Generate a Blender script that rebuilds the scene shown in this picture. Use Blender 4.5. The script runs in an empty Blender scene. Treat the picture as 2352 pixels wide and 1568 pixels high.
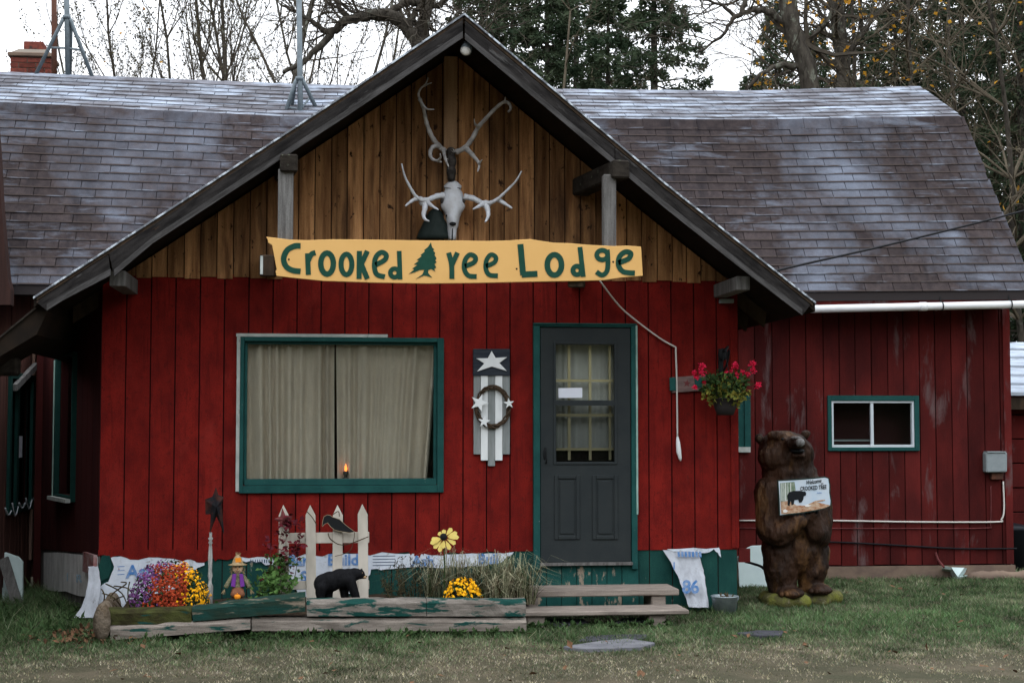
import bpy, bmesh, math, random
import numpy as np
from mathutils import Vector, Matrix, noise as mnoise
R = math.radians
random.seed(7)
rng = np.random.default_rng(11)
SC = bpy.context.scene
COL = SC.collection

# ------------------------------------------------------------------ camera
FP = 3500.0                      # focal length in units of a 2352 px wide picture
TH = math.atan(0.117)            # the house front is turned by this much
Z0 = 13.2
PITCH = math.atan(196 / FP)
CAM = Vector((-Z0 * math.sin(TH), -Z0 * math.cos(TH), 1.6))
cd = bpy.data.cameras.new('camera'); cam = bpy.data.objects.new('camera', cd); COL.objects.link(cam)
cam.location = CAM
cam.rotation_euler = (math.pi / 2 + PITCH, 0, -TH)
cd.sensor_width = 36; cd.lens = 36 * FP / 2352; cd.clip_end = 2000; cd.clip_start = 0.1
SC.camera = cam

# ------------------------------------------------------------------ world and sun (flat overcast dawn)
SUN_EL, SUN_AZ = 62, 205
w = bpy.data.worlds.new('World'); SC.world = w; w.use_nodes = True
nt = w.node_tree; nt.nodes.clear()
sky = nt.nodes.new('ShaderNodeTexSky'); sky.sky_type = 'NISHITA'; sky.sun_disc = False
sky.sun_elevation = R(SUN_EL); sky.sun_rotation = R(SUN_AZ); sky.air_density = 1.0; sky.dust_density = 4.0
tcw = nt.nodes.new('ShaderNodeTexCoord'); spz = nt.nodes.new('ShaderNodeSeparateXYZ'); nt.links.new(tcw.outputs['Generated'], spz.inputs[0])
cld = nt.nodes.new('ShaderNodeMix'); cld.data_type = 'RGBA'     # even overcast: brighter overhead than at the horizon
cld.inputs[6].default_value = (14.0, 14.0, 14.2, 1); cld.inputs[7].default_value = (31.5, 34.0, 37.0, 1)
nt.links.new(spz.outputs[2], cld.inputs[0])
mixn = nt.nodes.new('ShaderNodeMix'); mixn.data_type = 'RGBA'; mixn.inputs[0].default_value = 0.95
nt.links.new(sky.outputs[0], mixn.inputs[6]); nt.links.new(cld.outputs[2], mixn.inputs[7])
bg = nt.nodes.new('ShaderNodeBackground'); bg.inputs[1].default_value = 0.10
nt.links.new(mixn.outputs[2], bg.inputs[0])
wo = nt.nodes.new('ShaderNodeOutputWorld'); nt.links.new(bg.outputs[0], wo.inputs[0])
sd = bpy.data.lights.new('sun', 'SUN'); sd.energy = 0.5; sd.angle = R(50); sd.color = (1.0, 0.97, 0.93)
sun = bpy.data.objects.new('sun', sd); COL.objects.link(sun)
sun.rotation_euler = (R(90 - SUN_EL), 0, R(180 - SUN_AZ))
SC.view_settings.view_transform = 'Standard'; SC.view_settings.look = 'None'
SC.view_settings.exposure = 0.0; SC.view_settings.gamma = 1.0

# ------------------------------------------------------------------ picture point -> place
_fh = Vector((math.sin(TH), math.cos(TH), 0)); _rt = Vector((math.cos(TH), -math.sin(TH), 0)); _up = Vector((0, 0, 1))
_fw = _fh * math.cos(PITCH) + _up * math.sin(PITCH); _uc = -_fh * math.sin(PITCH) + _up * math.cos(PITCH)
def ray(x, y):
    return _rt * ((x - 1176) / FP) - _uc * ((y - 784) / FP) + _fw
def hit(x, y, p0, n):
    d = ray(x, y); t = (Vector(p0) - CAM).dot(Vector(n)) / d.dot(Vector(n)); return CAM + d * t
def F(x, y, d=0.0):              # on a plane d metres in front of the house front (negative: behind)
    return hit(x, y, (0, -d, 0), (0, 1, 0))
def G(x, y, z=0.0):              # on the ground
    return hit(x, y, (0, 0, z), (0, 0, 1))
def proj(p):
    q = Vector(p) - CAM; z = q.dot(_fw); return (1176 + FP * q.dot(_rt) / z, 784 - FP * q.dot(_uc) / z, z)
def PXM(d=0.0, x=1176):          # picture units per metre
    a = F(x, 980, d); return FP / (a - CAM).dot(_fw)

# ------------------------------------------------------------------ materials
def N(nt, t, **k):
    n = nt.nodes.new(t)
    for a, b in k.items(): setattr(n, a, b)
    return n
MATS = {}
def mat(name, c1, c2=None, scale=(8, 8, 8), detail=5, lo=.35, hi=.65, rough=.85, layers=(), rnd=0.0, bump=.0, bscale=None,
        metal=0.0, spec=.10, emit=None, attr=None, coat=0.0, fineamt=.0, transl=0, rot=0.0):
    if name in MATS: return MATS[name]
    m = bpy.data.materials.new(name); m.use_nodes = True; nt = m.node_tree; L = nt.links.new
    b = nt.nodes['Principled BSDF']
    b.inputs['Roughness'].default_value = rough; b.inputs['Metallic'].default_value = metal
    b.inputs['Specular IOR Level'].default_value = spec
    if coat: b.inputs['Coat Weight'].default_value = coat; b.inputs['Coat Roughness'].default_value = .25
    geo = N(nt, 'ShaderNodeNewGeometry')
    def noise(sc, det=5, rgh=.6, dist=0.0):
        mp = N(nt, 'ShaderNodeMapping'); mp.vector_type = 'TEXTURE'; mp.inputs['Rotation'].default_value = (0, rot, 0); mp.inputs['Scale'].default_value = tuple(1 / s_ for s_ in sc)
        L(geo.outputs['Position'], mp.inputs['Vector'])
        t = N(nt, 'ShaderNodeTexNoise'); t.inputs['Scale'].default_value = 1; t.inputs['Detail'].default_value = det
        t.inputs['Roughness'].default_value = rgh; t.inputs['Distortion'].default_value = dist
        L(mp.outputs[0], t.inputs['Vector']); return t.outputs[0]
    def rng_(v, lo, hi):
        mr = N(nt, 'ShaderNodeMapRange'); mr.inputs[1].default_value = lo; mr.inputs[2].default_value = hi
        L(v, mr.inputs[0]); return mr.outputs[0]
    def mix(fac, a, c):
        x = N(nt, 'ShaderNodeMix', data_type='RGBA')
        L(fac, x.inputs[0]) if not isinstance(fac, float) else None
        for i, v in ((6, a), (7, c)):
            if isinstance(v, tuple): x.inputs[i].default_value = (*v, 1)
            else: L(v, x.inputs[i])
        return x.outputs[2]
    if attr:
        at = N(nt, 'ShaderNodeAttribute'); at.attribute_name = attr; col = at.outputs[0]
    elif c2 is None:
        rg = N(nt, 'ShaderNodeRGB'); rg.outputs[0].default_value = (*c1, 1); col = rg.outputs[0]
    else:
        col = mix(rng_(noise(scale, detail), lo, hi), tuple(c1), tuple(c2))
    if rnd:
        oi = N(nt, 'ShaderNodeObjectInfo')
        mr = N(nt, 'ShaderNodeMapRange'); mr.inputs[3].default_value = 1 - rnd; mr.inputs[4].default_value = 1 + rnd
        L(oi.outputs['Random'], mr.inputs[0])
        hv = N(nt, 'ShaderNodeHueSaturation'); L(mr.outputs[0], hv.inputs['Value']); L(col, hv.inputs['Color']); col = hv.outputs[0]
    for (lc, ls, a, z) in layers:
        col = mix(rng_(noise(ls, 6, .65, .3), a, z), col, tuple(lc))
    if fineamt:
        f = noise((160, 160, 160), 2)
        mr = N(nt, 'ShaderNodeMapRange'); mr.inputs[1].default_value = .3; mr.inputs[2].default_value = .7
        mr.inputs[3].default_value = 1 - fineamt; mr.inputs[4].default_value = 1 + fineamt; L(f, mr.inputs[0])
        hv = N(nt, 'ShaderNodeHueSaturation'); L(mr.outputs[0], hv.inputs['Value']); L(col, hv.inputs['Color']); col = hv.outputs[0]
    L(col, b.inputs['Base Color'])
    if bump:
        bp = N(nt, 'ShaderNodeBump'); bp.inputs['Strength'].default_value = 1; bp.inputs['Distance'].default_value = bump
        L(noise(bscale or scale, 4), bp.inputs['Height']); L(bp.outputs[0], b.inputs['Normal'])
    if emit:
        b.inputs['Emission Color'].default_value = (*emit[0], 1); b.inputs['Emission Strength'].default_value = emit[1]
    if transl:
        b.inputs['Transmission Weight'].default_value = 0
        tr = N(nt, 'ShaderNodeBsdfTranslucent'); L(col, tr.inputs[0]); ms = N(nt, 'ShaderNodeMixShader'); ms.inputs[0].default_value = transl
        L(b.outputs[0], ms.inputs[1]); L(tr.outputs[0], ms.inputs[2]); L(ms.outputs[0], nt.nodes['Material Output'].inputs[0])
    MATS[name] = m; return m
def glass(nm='glass', tint=(.93, .95, .94, 1)):
    if nm in MATS: return MATS[nm]
    m = bpy.data.materials.new('window_glass'); m.use_nodes = True; nt = m.node_tree; nt.nodes.clear()
    fr = N(nt, 'ShaderNodeFresnel'); fr.inputs[0].default_value = 1.28
    tr = N(nt, 'ShaderNodeBsdfTransparent'); tr.inputs[0].default_value = tint
    gl = N(nt, 'ShaderNodeBsdfGlossy'); gl.inputs['Roughness'].default_value = .03
    mx = N(nt, 'ShaderNodeMixShader'); o = N(nt, 'ShaderNodeOutputMaterial')
    nt.links.new(fr.outputs[0], mx.inputs[0]); nt.links.new(tr.outputs[0], mx.inputs[1]); nt.links.new(gl.outputs[0], mx.inputs[2])
    nt.links.new(mx.outputs[0], o.inputs[0]); MATS[nm] = m; return m

VG = (38, 38, 1.6)               # vertical grain
M = dict(
 red=mat('red_paint', (.190, .0130, .0095), (.110, .0080, .0070), (6, 6, 4), rough=.8, rnd=.17, bump=.0012, bscale=(90, 90, 7), spec=.06,
         layers=[((.065, .006, .006), (30, 30, 2.0), .55, .78), ((.24, .024, .018), (2.2, 2.2, 1.2), .58, .85), ((.075, .009, .008), (26, 26, 22), .56, .72)], fineamt=.32),
 red_old=mat('weathered_red_paint', (.105, .0135, .0120), (.048, .0080, .0078), (2.4, 2.4, 1.0), rough=.85, rnd=.28, bump=.002, bscale=(60, 60, 3), spec=.08,
         layers=[((.125, .085, .085), (3.6, 3.6, 1.0), .565, .70), ((.05, .009, .009), (24, 24, 1.1), .60, .82)], fineamt=.22),
 red_back=mat('dark_red_backing', (.022, .004, .004)),
 green_shaded=mat('shaded_green_paint', (.006, .030, .026), (.009, .040, .034), (9, 9, 9), rough=.8),  # the green trim paint with the shade on these windows put into its colour
 red_shaded=mat('shaded_brown_red_siding', (.050, .010, .009), (.032, .007, .007), (3, 3, 1), rough=.9, rnd=.15, bump=.0015, bscale=(60, 60, 2.5), fineamt=.15),  # brown-red old paint, darkened further for the shade on the angled wall
 brown_wall=mat('brown_siding', (.10, .042, .032), (.055, .025, .021), (18, 18, 1.4), rough=.9, rnd=.22, bump=.002, bscale=VG, fineamt=.15),
 green=mat('green_paint', (.009, .055, .052), (.014, .075, .068), (7, 7, 7), rough=.6, bump=.0012, bscale=(60, 60, 10), spec=.12,
         layers=[((.42, .40, .36), (34, 34, 60), .685, .74)], fineamt=.12),
 green_chip=mat('chipped_green_paint', (.011, .062, .056), (.016, .085, .074), (7, 7, 7), rough=.75, bump=.003, bscale=(30, 30, 8),
         layers=[((.30, .24, .18), (14, 14, 5.0), .57, .62)], fineamt=.15),
 green_skirt=mat('green_skirt_paint', (.008, .045, .040), (.013, .062, .052), (7, 7, 4), rough=.75, bump=.003, bscale=(30, 30, 6), rnd=.1,
         layers=[((.34, .30, .24), (16, 16, 3.5), .66, .71)], fineamt=.15),
 white_chip=mat('chipped_white_paint', (.46, .48, .45), (.32, .34, .32), (9, 9, 9), rough=.8, bump=.002,
         layers=[((.09, .12, .10), (30, 30, 8), .64, .7)]),
 cream=mat('cream_picket_paint', (.55, .50, .43), (.42, .38, .32), (9, 9, 3), rough=.85, bump=.002,
         layers=[((.12, .11, .09), (22, 22, 5), .66, .74)]),
 timber=mat('timber_green_remnants', (.23, .20, .175), (.12, .105, .09), (6, 30, 30), rough=.95, bump=.006, bscale=(5, 40, 40),
         layers=[((.010, .050, .042), (3.0, 9, 13), .49, .53), ((.05, .045, .03), (9, 30, 30), .66, .76)], fineamt=.18),
 timber_green=mat('timber_green_paint', (.010, .042, .035), (.020, .034, .024), (6, 20, 20), rough=.95, bump=.006, bscale=(5, 40, 40),
         layers=[((.20, .16, .12), (2.6, 12, 16), .55, .62), ((.035, .025, .015), (7, 20, 20), .62, .74)], fineamt=.18),
 timber_moss=mat('timber_moss', (.055, .060, .018), (.030, .026, .012), (8, 14, 14), rough=1, bump=.012, bscale=(14, 24, 24),
         layers=[((.012, .050, .042), (4, 9, 14), .60, .64)], fineamt=.25),
 timber_pale=mat('timber_pale', (.26, .222, .19), (.145, .122, .104), (5, 30, 30), rough=.95, bump=.006, bscale=(5, 40, 40),
         layers=[((.012, .055, .047), (2.4, 9, 16), .58, .62), ((.07, .06, .045), (9, 26, 26), .64, .74)], fineamt=.18),
 gable=mat('brown_gable_boards', (.42, .215, .092), (.165, .074, .030), (20, 20, 1.5), rough=.8, rnd=.42, bump=.002, bscale=VG, spec=.08,
         layers=[((.034, .017, .010), (17, 17, 9.0), .61, .67), ((.050, .026, .015), (6, 6, .8), .50, .72), ((.36, .27, .16), (7, 7, 1.4), .66, .84)], fineamt=.15),
 gable_back=mat('gable_backing', (.03, .016, .010)),
 rake=mat('weathered_rake_board_left', (.030, .027, .026), (.010, .009, .0088), (5, 30, 30), rough=.9, bump=.003, bscale=(9, 40, 40),
         layers=[((.12, .115, .112), (2.2, 7, 11), .60, .74), ((.13, .07, .04), (3.5, 20, 24), .655, .74)], fineamt=.18, rot=-R(34)),
 rake_r=mat('weathered_rake_board_right', (.030, .027, .026), (.010, .009, .0088), (5, 30, 30), rough=.9, bump=.003, bscale=(9, 40, 40),
         layers=[((.12, .115, .112), (2.2, 7, 11), .60, .74), ((.13, .07, .04), (3.5, 20, 24), .655, .74)], fineamt=.18, rot=R(38)),
 raketrim=mat('bare_rake_trim_left', (.080, .076, .075), (.032, .030, .029), (4, 30, 40), rough=.9, bump=.003, bscale=(9, 40, 40), layers=[((.04, .035, .032), (5, 22, 26), .60, .72)], fineamt=.18, rot=-R(34)),
 raketrim_r=mat('bare_rake_trim_right', (.080, .076, .075), (.032, .030, .029), (4, 30, 40), rough=.9, bump=.003, bscale=(9, 40, 40), layers=[((.04, .035, .032), (5, 22, 26), .60, .72)], fineamt=.18, rot=R(38)),
 oldwood=mat('grey_weathered_wood', (.175, .168, .160), (.085, .080, .076), (30, 30, 2.5), rough=.95, bump=.003, bscale=VG,
         layers=[((.06, .052, .045), (26, 26, 9), .66, .74)], fineamt=.18),
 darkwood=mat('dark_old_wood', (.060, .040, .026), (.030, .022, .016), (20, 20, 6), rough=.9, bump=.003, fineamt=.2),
 lookout=mat('mossy_beam_wood', (.036, .030, .024), (.016, .013, .011), (9, 9, 20), rough=.95, bump=.006,
         layers=[((.13, .15, .10), (13, 13, 13), .62, .70)], fineamt=.2),
 soffit=mat('roof_underside', (.022, .015, .010), (.013, .010, .008), (10, 3, 10), rough=.95),
 step=mat('worn_step_planks', (.28, .235, .20), (.165, .135, .115), (4, 30, 30), rough=.95, bump=.004, bscale=(4, 50, 50), fineamt=.15,
         layers=[((.12, .10, .085), (5, 34, 40), .64, .74)]),
 door=mat('grey_storm_door', (.024, .029, .031), (.029, .034, .035), (6, 6, 6), rough=.55, spec=.12, fineamt=.08),
 trimcream=mat('cream_muntin', (.60, .50, .30), rough=.7),
 dark=mat('dark_interior', (.018, .012, .011), rough=1),
 black=mat('black_metal', (.012, .013, .014), rough=.6),
 curtain=mat('linen_curtain', (.57, .48, .385), (.48, .41, .335), (30, 30, 5), rough=1, bump=.001, bscale=(300, 300, 300), fineamt=.12),
 lace=mat('pale_curtain', (.55, .54, .50), rough=1, fineamt=.1),
 paper=mat('white_paper', (.72, .74, .82), rough=.9),
 wrap=mat('white_house_wrap', (.66, .70, .76), (.56, .60, .67), (7, 7, 7), rough=.6, bump=.006, bscale=(9, 9, 14),
         layers=[((.36, .36, .36), (16, 16, 5), .58, .76), ((.20, .17, .14), (9, 9, 12), .60, .74), ((.22, .05, .05), (26, 26, 9), .66, .74)]),
 wrap_old=mat('dirty_house_wrap', (.74, .73, .71), (.52, .51, .49), (12, 12, 4), rough=.8, bump=.006, bscale=(12, 12, 14),
         layers=[((.13, .05, .045), (22, 22, 3.5), .64, .72)]),
 wrap_flap=mat('grimy_wrap_flap', (.46, .48, .52), (.34, .35, .38), (14, 14, 5), rough=.7, bump=.008, bscale=(14, 14, 14), layers=[((.16, .15, .14), (26, 26, 6), .62, .72)]),
 mintstrip=mat('pale_mint_strip', (.36, .50, .44), (.20, .32, .28), (30, 30, 9), rough=.8),
 wrapblue=mat('blue_print', (.06, .19, .46), (.26, .36, .54), (26, 26, 26), rough=.7),
 wrapdark=mat('dark_print', (.06, .09, .14), rough=.7),
 sign=mat('yellow_sign_paint', (.71, .415, .140), (.67, .385, .125), (3, 3, 3), rough=.6, spec=.25,
         layers=[((.60, .32, .09), (60, 60, 60), .74, .80)]),
 signgreen=mat('dark_green_lettering', (.010, .052, .034), (.014, .062, .042), (20, 20, 20), rough=.6),
 bone=mat('bleached_bone', (.66, .68, .72), (.52, .52, .53), (12, 12, 12), rough=.75, bump=.003, bscale=(40, 40, 40),
         layers=[((.33, .30, .24), (13, 13, 9), .62, .78)]),
 antler=mat('grey_antler', (.50, .48, .47), (.31, .29, .28), (16, 16, 16), rough=.75, bump=.002, bscale=(70, 70, 20)),
 skulldark=mat('dark_hide_skull', (.07, .062, .058), (.028, .024, .022), (22, 22, 22), rough=.9,
         layers=[((.60, .58, .55), (19, 19, 11), .60, .64)]),
 navy=mat('navy_stained_board', (.022, .028, .038), (.040, .046, .056), (5, 30, 60), rough=.8),
 white=mat('white_paint', (.78, .80, .80), (.70, .72, .72), (10, 10, 4), rough=.7),
 grey=mat('grey_slat_paint', (.27, .285, .285), (.20, .215, .21), (30, 30, 4), rough=.85),
 vine=mat('grapevine_twigs', (.085, .058, .038), (.045, .030, .020), (40, 40, 40), rough=.95, bump=.003),
 cord=mat('white_rope', (.62, .58, .54), rough=.9),
 pvc=mat('white_pvc', (.78, .78, .78), (.70, .70, .70), (5, 20, 20), rough=.45, spec=.4),
 alum=mat('white_window_frame', (.55, .60, .64), rough=.45, spec=.4),
 greybox=mat('grey_meter_box', (.25, .28, .29), (.22, .25, .26), (20, 20, 20), rough=.5),
 concrete=mat('tan_concrete', (.21, .15, .11), (.14, .10, .08), (5, 5, 9), rough=.95, bump=.004),
 shingle=mat('frosty_brown_shingle', (.054, .042, .041), (.034, .027, .028), (14, 14, 14), rough=.95, rnd=.20, bump=.002, bscale=(160, 160, 160), spec=.05,
         layers=[((.022, .019, .021), (4.0, .8, .8), .53, .72), ((.17, .19, .235), (1.1, .7, 5.0), .56, .82), ((.19, .215, .27), (.55, .4, .6), .47, .80)], fineamt=.22),
 shingle_frost=mat('frosted_ridge_shingle', (.150, .150, .170), (.092, .086, .095), (5, 5, 5), rough=.95, rnd=.18, bump=.002, bscale=(160, 160, 160), spec=.15,
         layers=[((.34, .385, .46), (1.6, 3.0, 9.0), .46, .66)], fineamt=.18),
 frostedge=mat('frosted_roof_edge', (.55, .60, .66), (.16, .17, .19), (14, 14, 14), rough=.9, lo=.42, hi=.55),
 frostline=mat('frost_line', (.050, .038, .034), (.17, .19, .23), (2.2, 2.2, 8), lo=.54, hi=.72, rough=.95),
 deck=mat('roof_deck', (.03, .025, .025)),
 brick=mat('chimney_brick', (.20, .055, .038), (.11, .034, .028), (20, 20, 20), rough=.9, rnd=.25, bump=.003, layers=[((.05, .035, .03), (9, 9, 9), .58, .7)]),
 mortar=mat('mortar', (.20, .17, .14), rough=.95),
 galv=mat('galvanised_steel', (.16, .19, .21), (.11, .135, .15), (14, 14, 14), rough=.55, metal=.3, spec=.4),
 rust=mat('rusty_pole', (.13, .055, .035), (.08, .04, .03), (20, 20, 6), rough=.9),
 rustdark=mat('dark_rust_tin', (.010, .010, .012), (.045, .016, .012), (12, 12, 12), rough=.8, lo=.45, hi=.62),
 rustred=mat('red_rust_tin', (.16, .045, .045), (.10, .030, .030), (20, 20, 20), rough=.85),
 cable=mat('black_cable', (.012, .012, .014), rough=.7),
 bear=mat('varnished_carved_wood', (.040, .017, .008), (.014, .0075, .005), (4, 4, 2.2), rough=.6, spec=.16, bump=.022, bscale=(30, 30, 11),
         layers=[((.150, .074, .028), (3.4, 3.4, 1.4), .52, .68), ((.013, .009, .007), (9, 9, 4), .60, .75)], fineamt=.18),
 bearface=mat('pale_grey_bear_nose', (.16, .155, .15), (.05, .04, .035), (20, 20, 20), rough=.5),  # paler grey than the body, for the nose and muzzle top
 blackbear=mat('black_resin_fur', (.004, .004, .005), (.008, .008, .009), (50, 50, 20), rough=.75, bump=.006, bscale=(80, 80, 40)),
 muzzle=mat('tan_muzzle', (.30, .20, .11), rough=.8),
 moss=mat('mossy_stone', (.15, .155, .030), (.07, .062, .038), (8, 8, 8), rough=1, bump=.03, bscale=(16, 16, 16),
         layers=[((.26, .22, .16), (7, 7, 7), .60, .68), ((.03, .03, .018), (10, 10, 10), .62, .72)], fineamt=.3),
 stone=mat('grey_flagstone', (.17, .168, .18), (.10, .10, .11), (6, 6, 6), rough=.9, bump=.006, fineamt=.15),
 slate=mat('dark_slate', (.06, .06, .07), (.035, .034, .04), (9, 9, 9), rough=.9, bump=.006, fineamt=.15),
 soil=mat('bed_soil', (.035, .024, .016), (.06, .042, .028), (14, 14, 14), rough=1, bump=.03, bscale=(25, 25, 25)),
 mint=mat('pale_foam_sheet', (.60, .71, .70), (.52, .63, .62), (4, 4, 4), rough=.7),
 leafgreen=mat('leaf_green', (.105, .20, .052), (.055, .115, .032), (20, 20, 20), rough=.7, transl=.25),
 leafdark=mat('leaf_dark', (.020, .042, .014), (.035, .06, .018), (14, 14, 14), rough=.8),
 leafyellow=mat('leaf_yellowgreen', (.30, .26, .05), (.10, .14, .03), (30, 30, 30), rough=.75, lo=.42, hi=.58, transl=.2),
 leafred=mat('leaf_dark_red', (.12, .012, .020), (.06, .010, .014), (30, 30, 30), rough=.7),
 pink=mat('geranium_pink', (.86, .035, .115), (.72, .02, .075), (30, 30, 30), rough=.7, transl=.25),
 mum_purple=mat('mum_purple', (.23, .085, .26), (.12, .045, .14), (40, 40, 40), rough=.8),
 mum_orange=mat('mum_orange', (.40, .060, .020), (.20, .022, .012), (40, 40, 40), rough=.8),
 mum_yellow=mat('mum_yellow', (.88, .47, .012), (.84, .34, .008), (40, 40, 40), rough=.8),
 daisy=mat('daisy_yellow', (.82, .66, .20), (.76, .58, .15), (20, 20, 20), rough=.6),
 pot=mat('dark_plastic_pot', (.030, .026, .026), rough=.6),
 straw=mat('straw', (.36, .27, .15), (.25, .18, .10), (60, 60, 60), rough=.95),
 skin=mat('doll_skin', (.72, .50, .32), rough=.8),
 vest=mat('purple_vest', (.17, .045, .28), rough=.9),
 dollbrown=mat('doll_brown_cloth', (.20, .085, .045), (.14, .06, .035), (40, 40, 40), rough=.9),
 dollshirt=mat('doll_checked_shirt', (.12, .13, .07), (.22, .18, .12), (80, 80, 80), rough=.9, lo=.45, hi=.55),
 pumpkin=mat('pumpkin_orange', (.75, .25, .02), rough=.6),
 dryg=mat('dry_plant', (.36, .32, .21), (.17, .19, .11), (7, 7, 7), rough=.9, fineamt=.3),
 dryg2=mat('dry_brown_plant', (.085, .055, .032), (.05, .045, .022), (7, 7, 7), rough=.9, fineamt=.3),
 bark=mat('grey_bark', (.085, .074, .060), (.040, .034, .028), (14, 14, 5), rough=.95, bump=.02, bscale=(20, 20, 6), layers=[((.17, .175, .14), (7, 7, 4), .56, .66), ((.020, .018, .014), (11, 11, 3), .58, .66)]),
 twig=mat('twig_bark', (.085, .072, .055), (.048, .040, .032), (5, 5, 5), rough=.95),
 needle=mat('spruce_needles', (.040, .068, .038), (.078, .096, .054), (1.6, 1.6, 1.6), rough=.8, rnd=.15, transl=.2, layers=[((.095, .075, .04), (1.5, 1.5, 1.5), .66, .76)]),
 lichen=mat('lichen_twigs', (.15, .125, .090), (.080, .064, .046), (3, 3, 3), rough=.95),
 birchleaf=mat('yellow_birch_leaf', (.62, .33, .03), (.48, .22, .03), (6, 6, 6), rough=.7, transl=.4),
 budleaf=mat('small_dry_leaf', (.085, .07, .035), (.05, .045, .022), (6, 6, 6), rough=.8),
 brownleaf=mat('fallen_leaf', (.16, .085, .045), (.09, .05, .03), (30, 30, 30), rough=.9),
 frostwood=mat('frosted_boards', (.52, .58, .66), (.32, .36, .42), (3, 20, 20), rough=.9, layers=[((.06, .05, .05), (2, 14, 14), .60, .66)]),
 flame=mat('flame_bulb', (1, .35, .12), emit=((1.0, .20, .035), 3.2)),
 brass=mat('brown_lamp_base', (.05, .045, .035), rough=.5),
 lens=mat('floodlight_lens', (.62, .60, .56), rough=.3, spec=.6),
)
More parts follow.
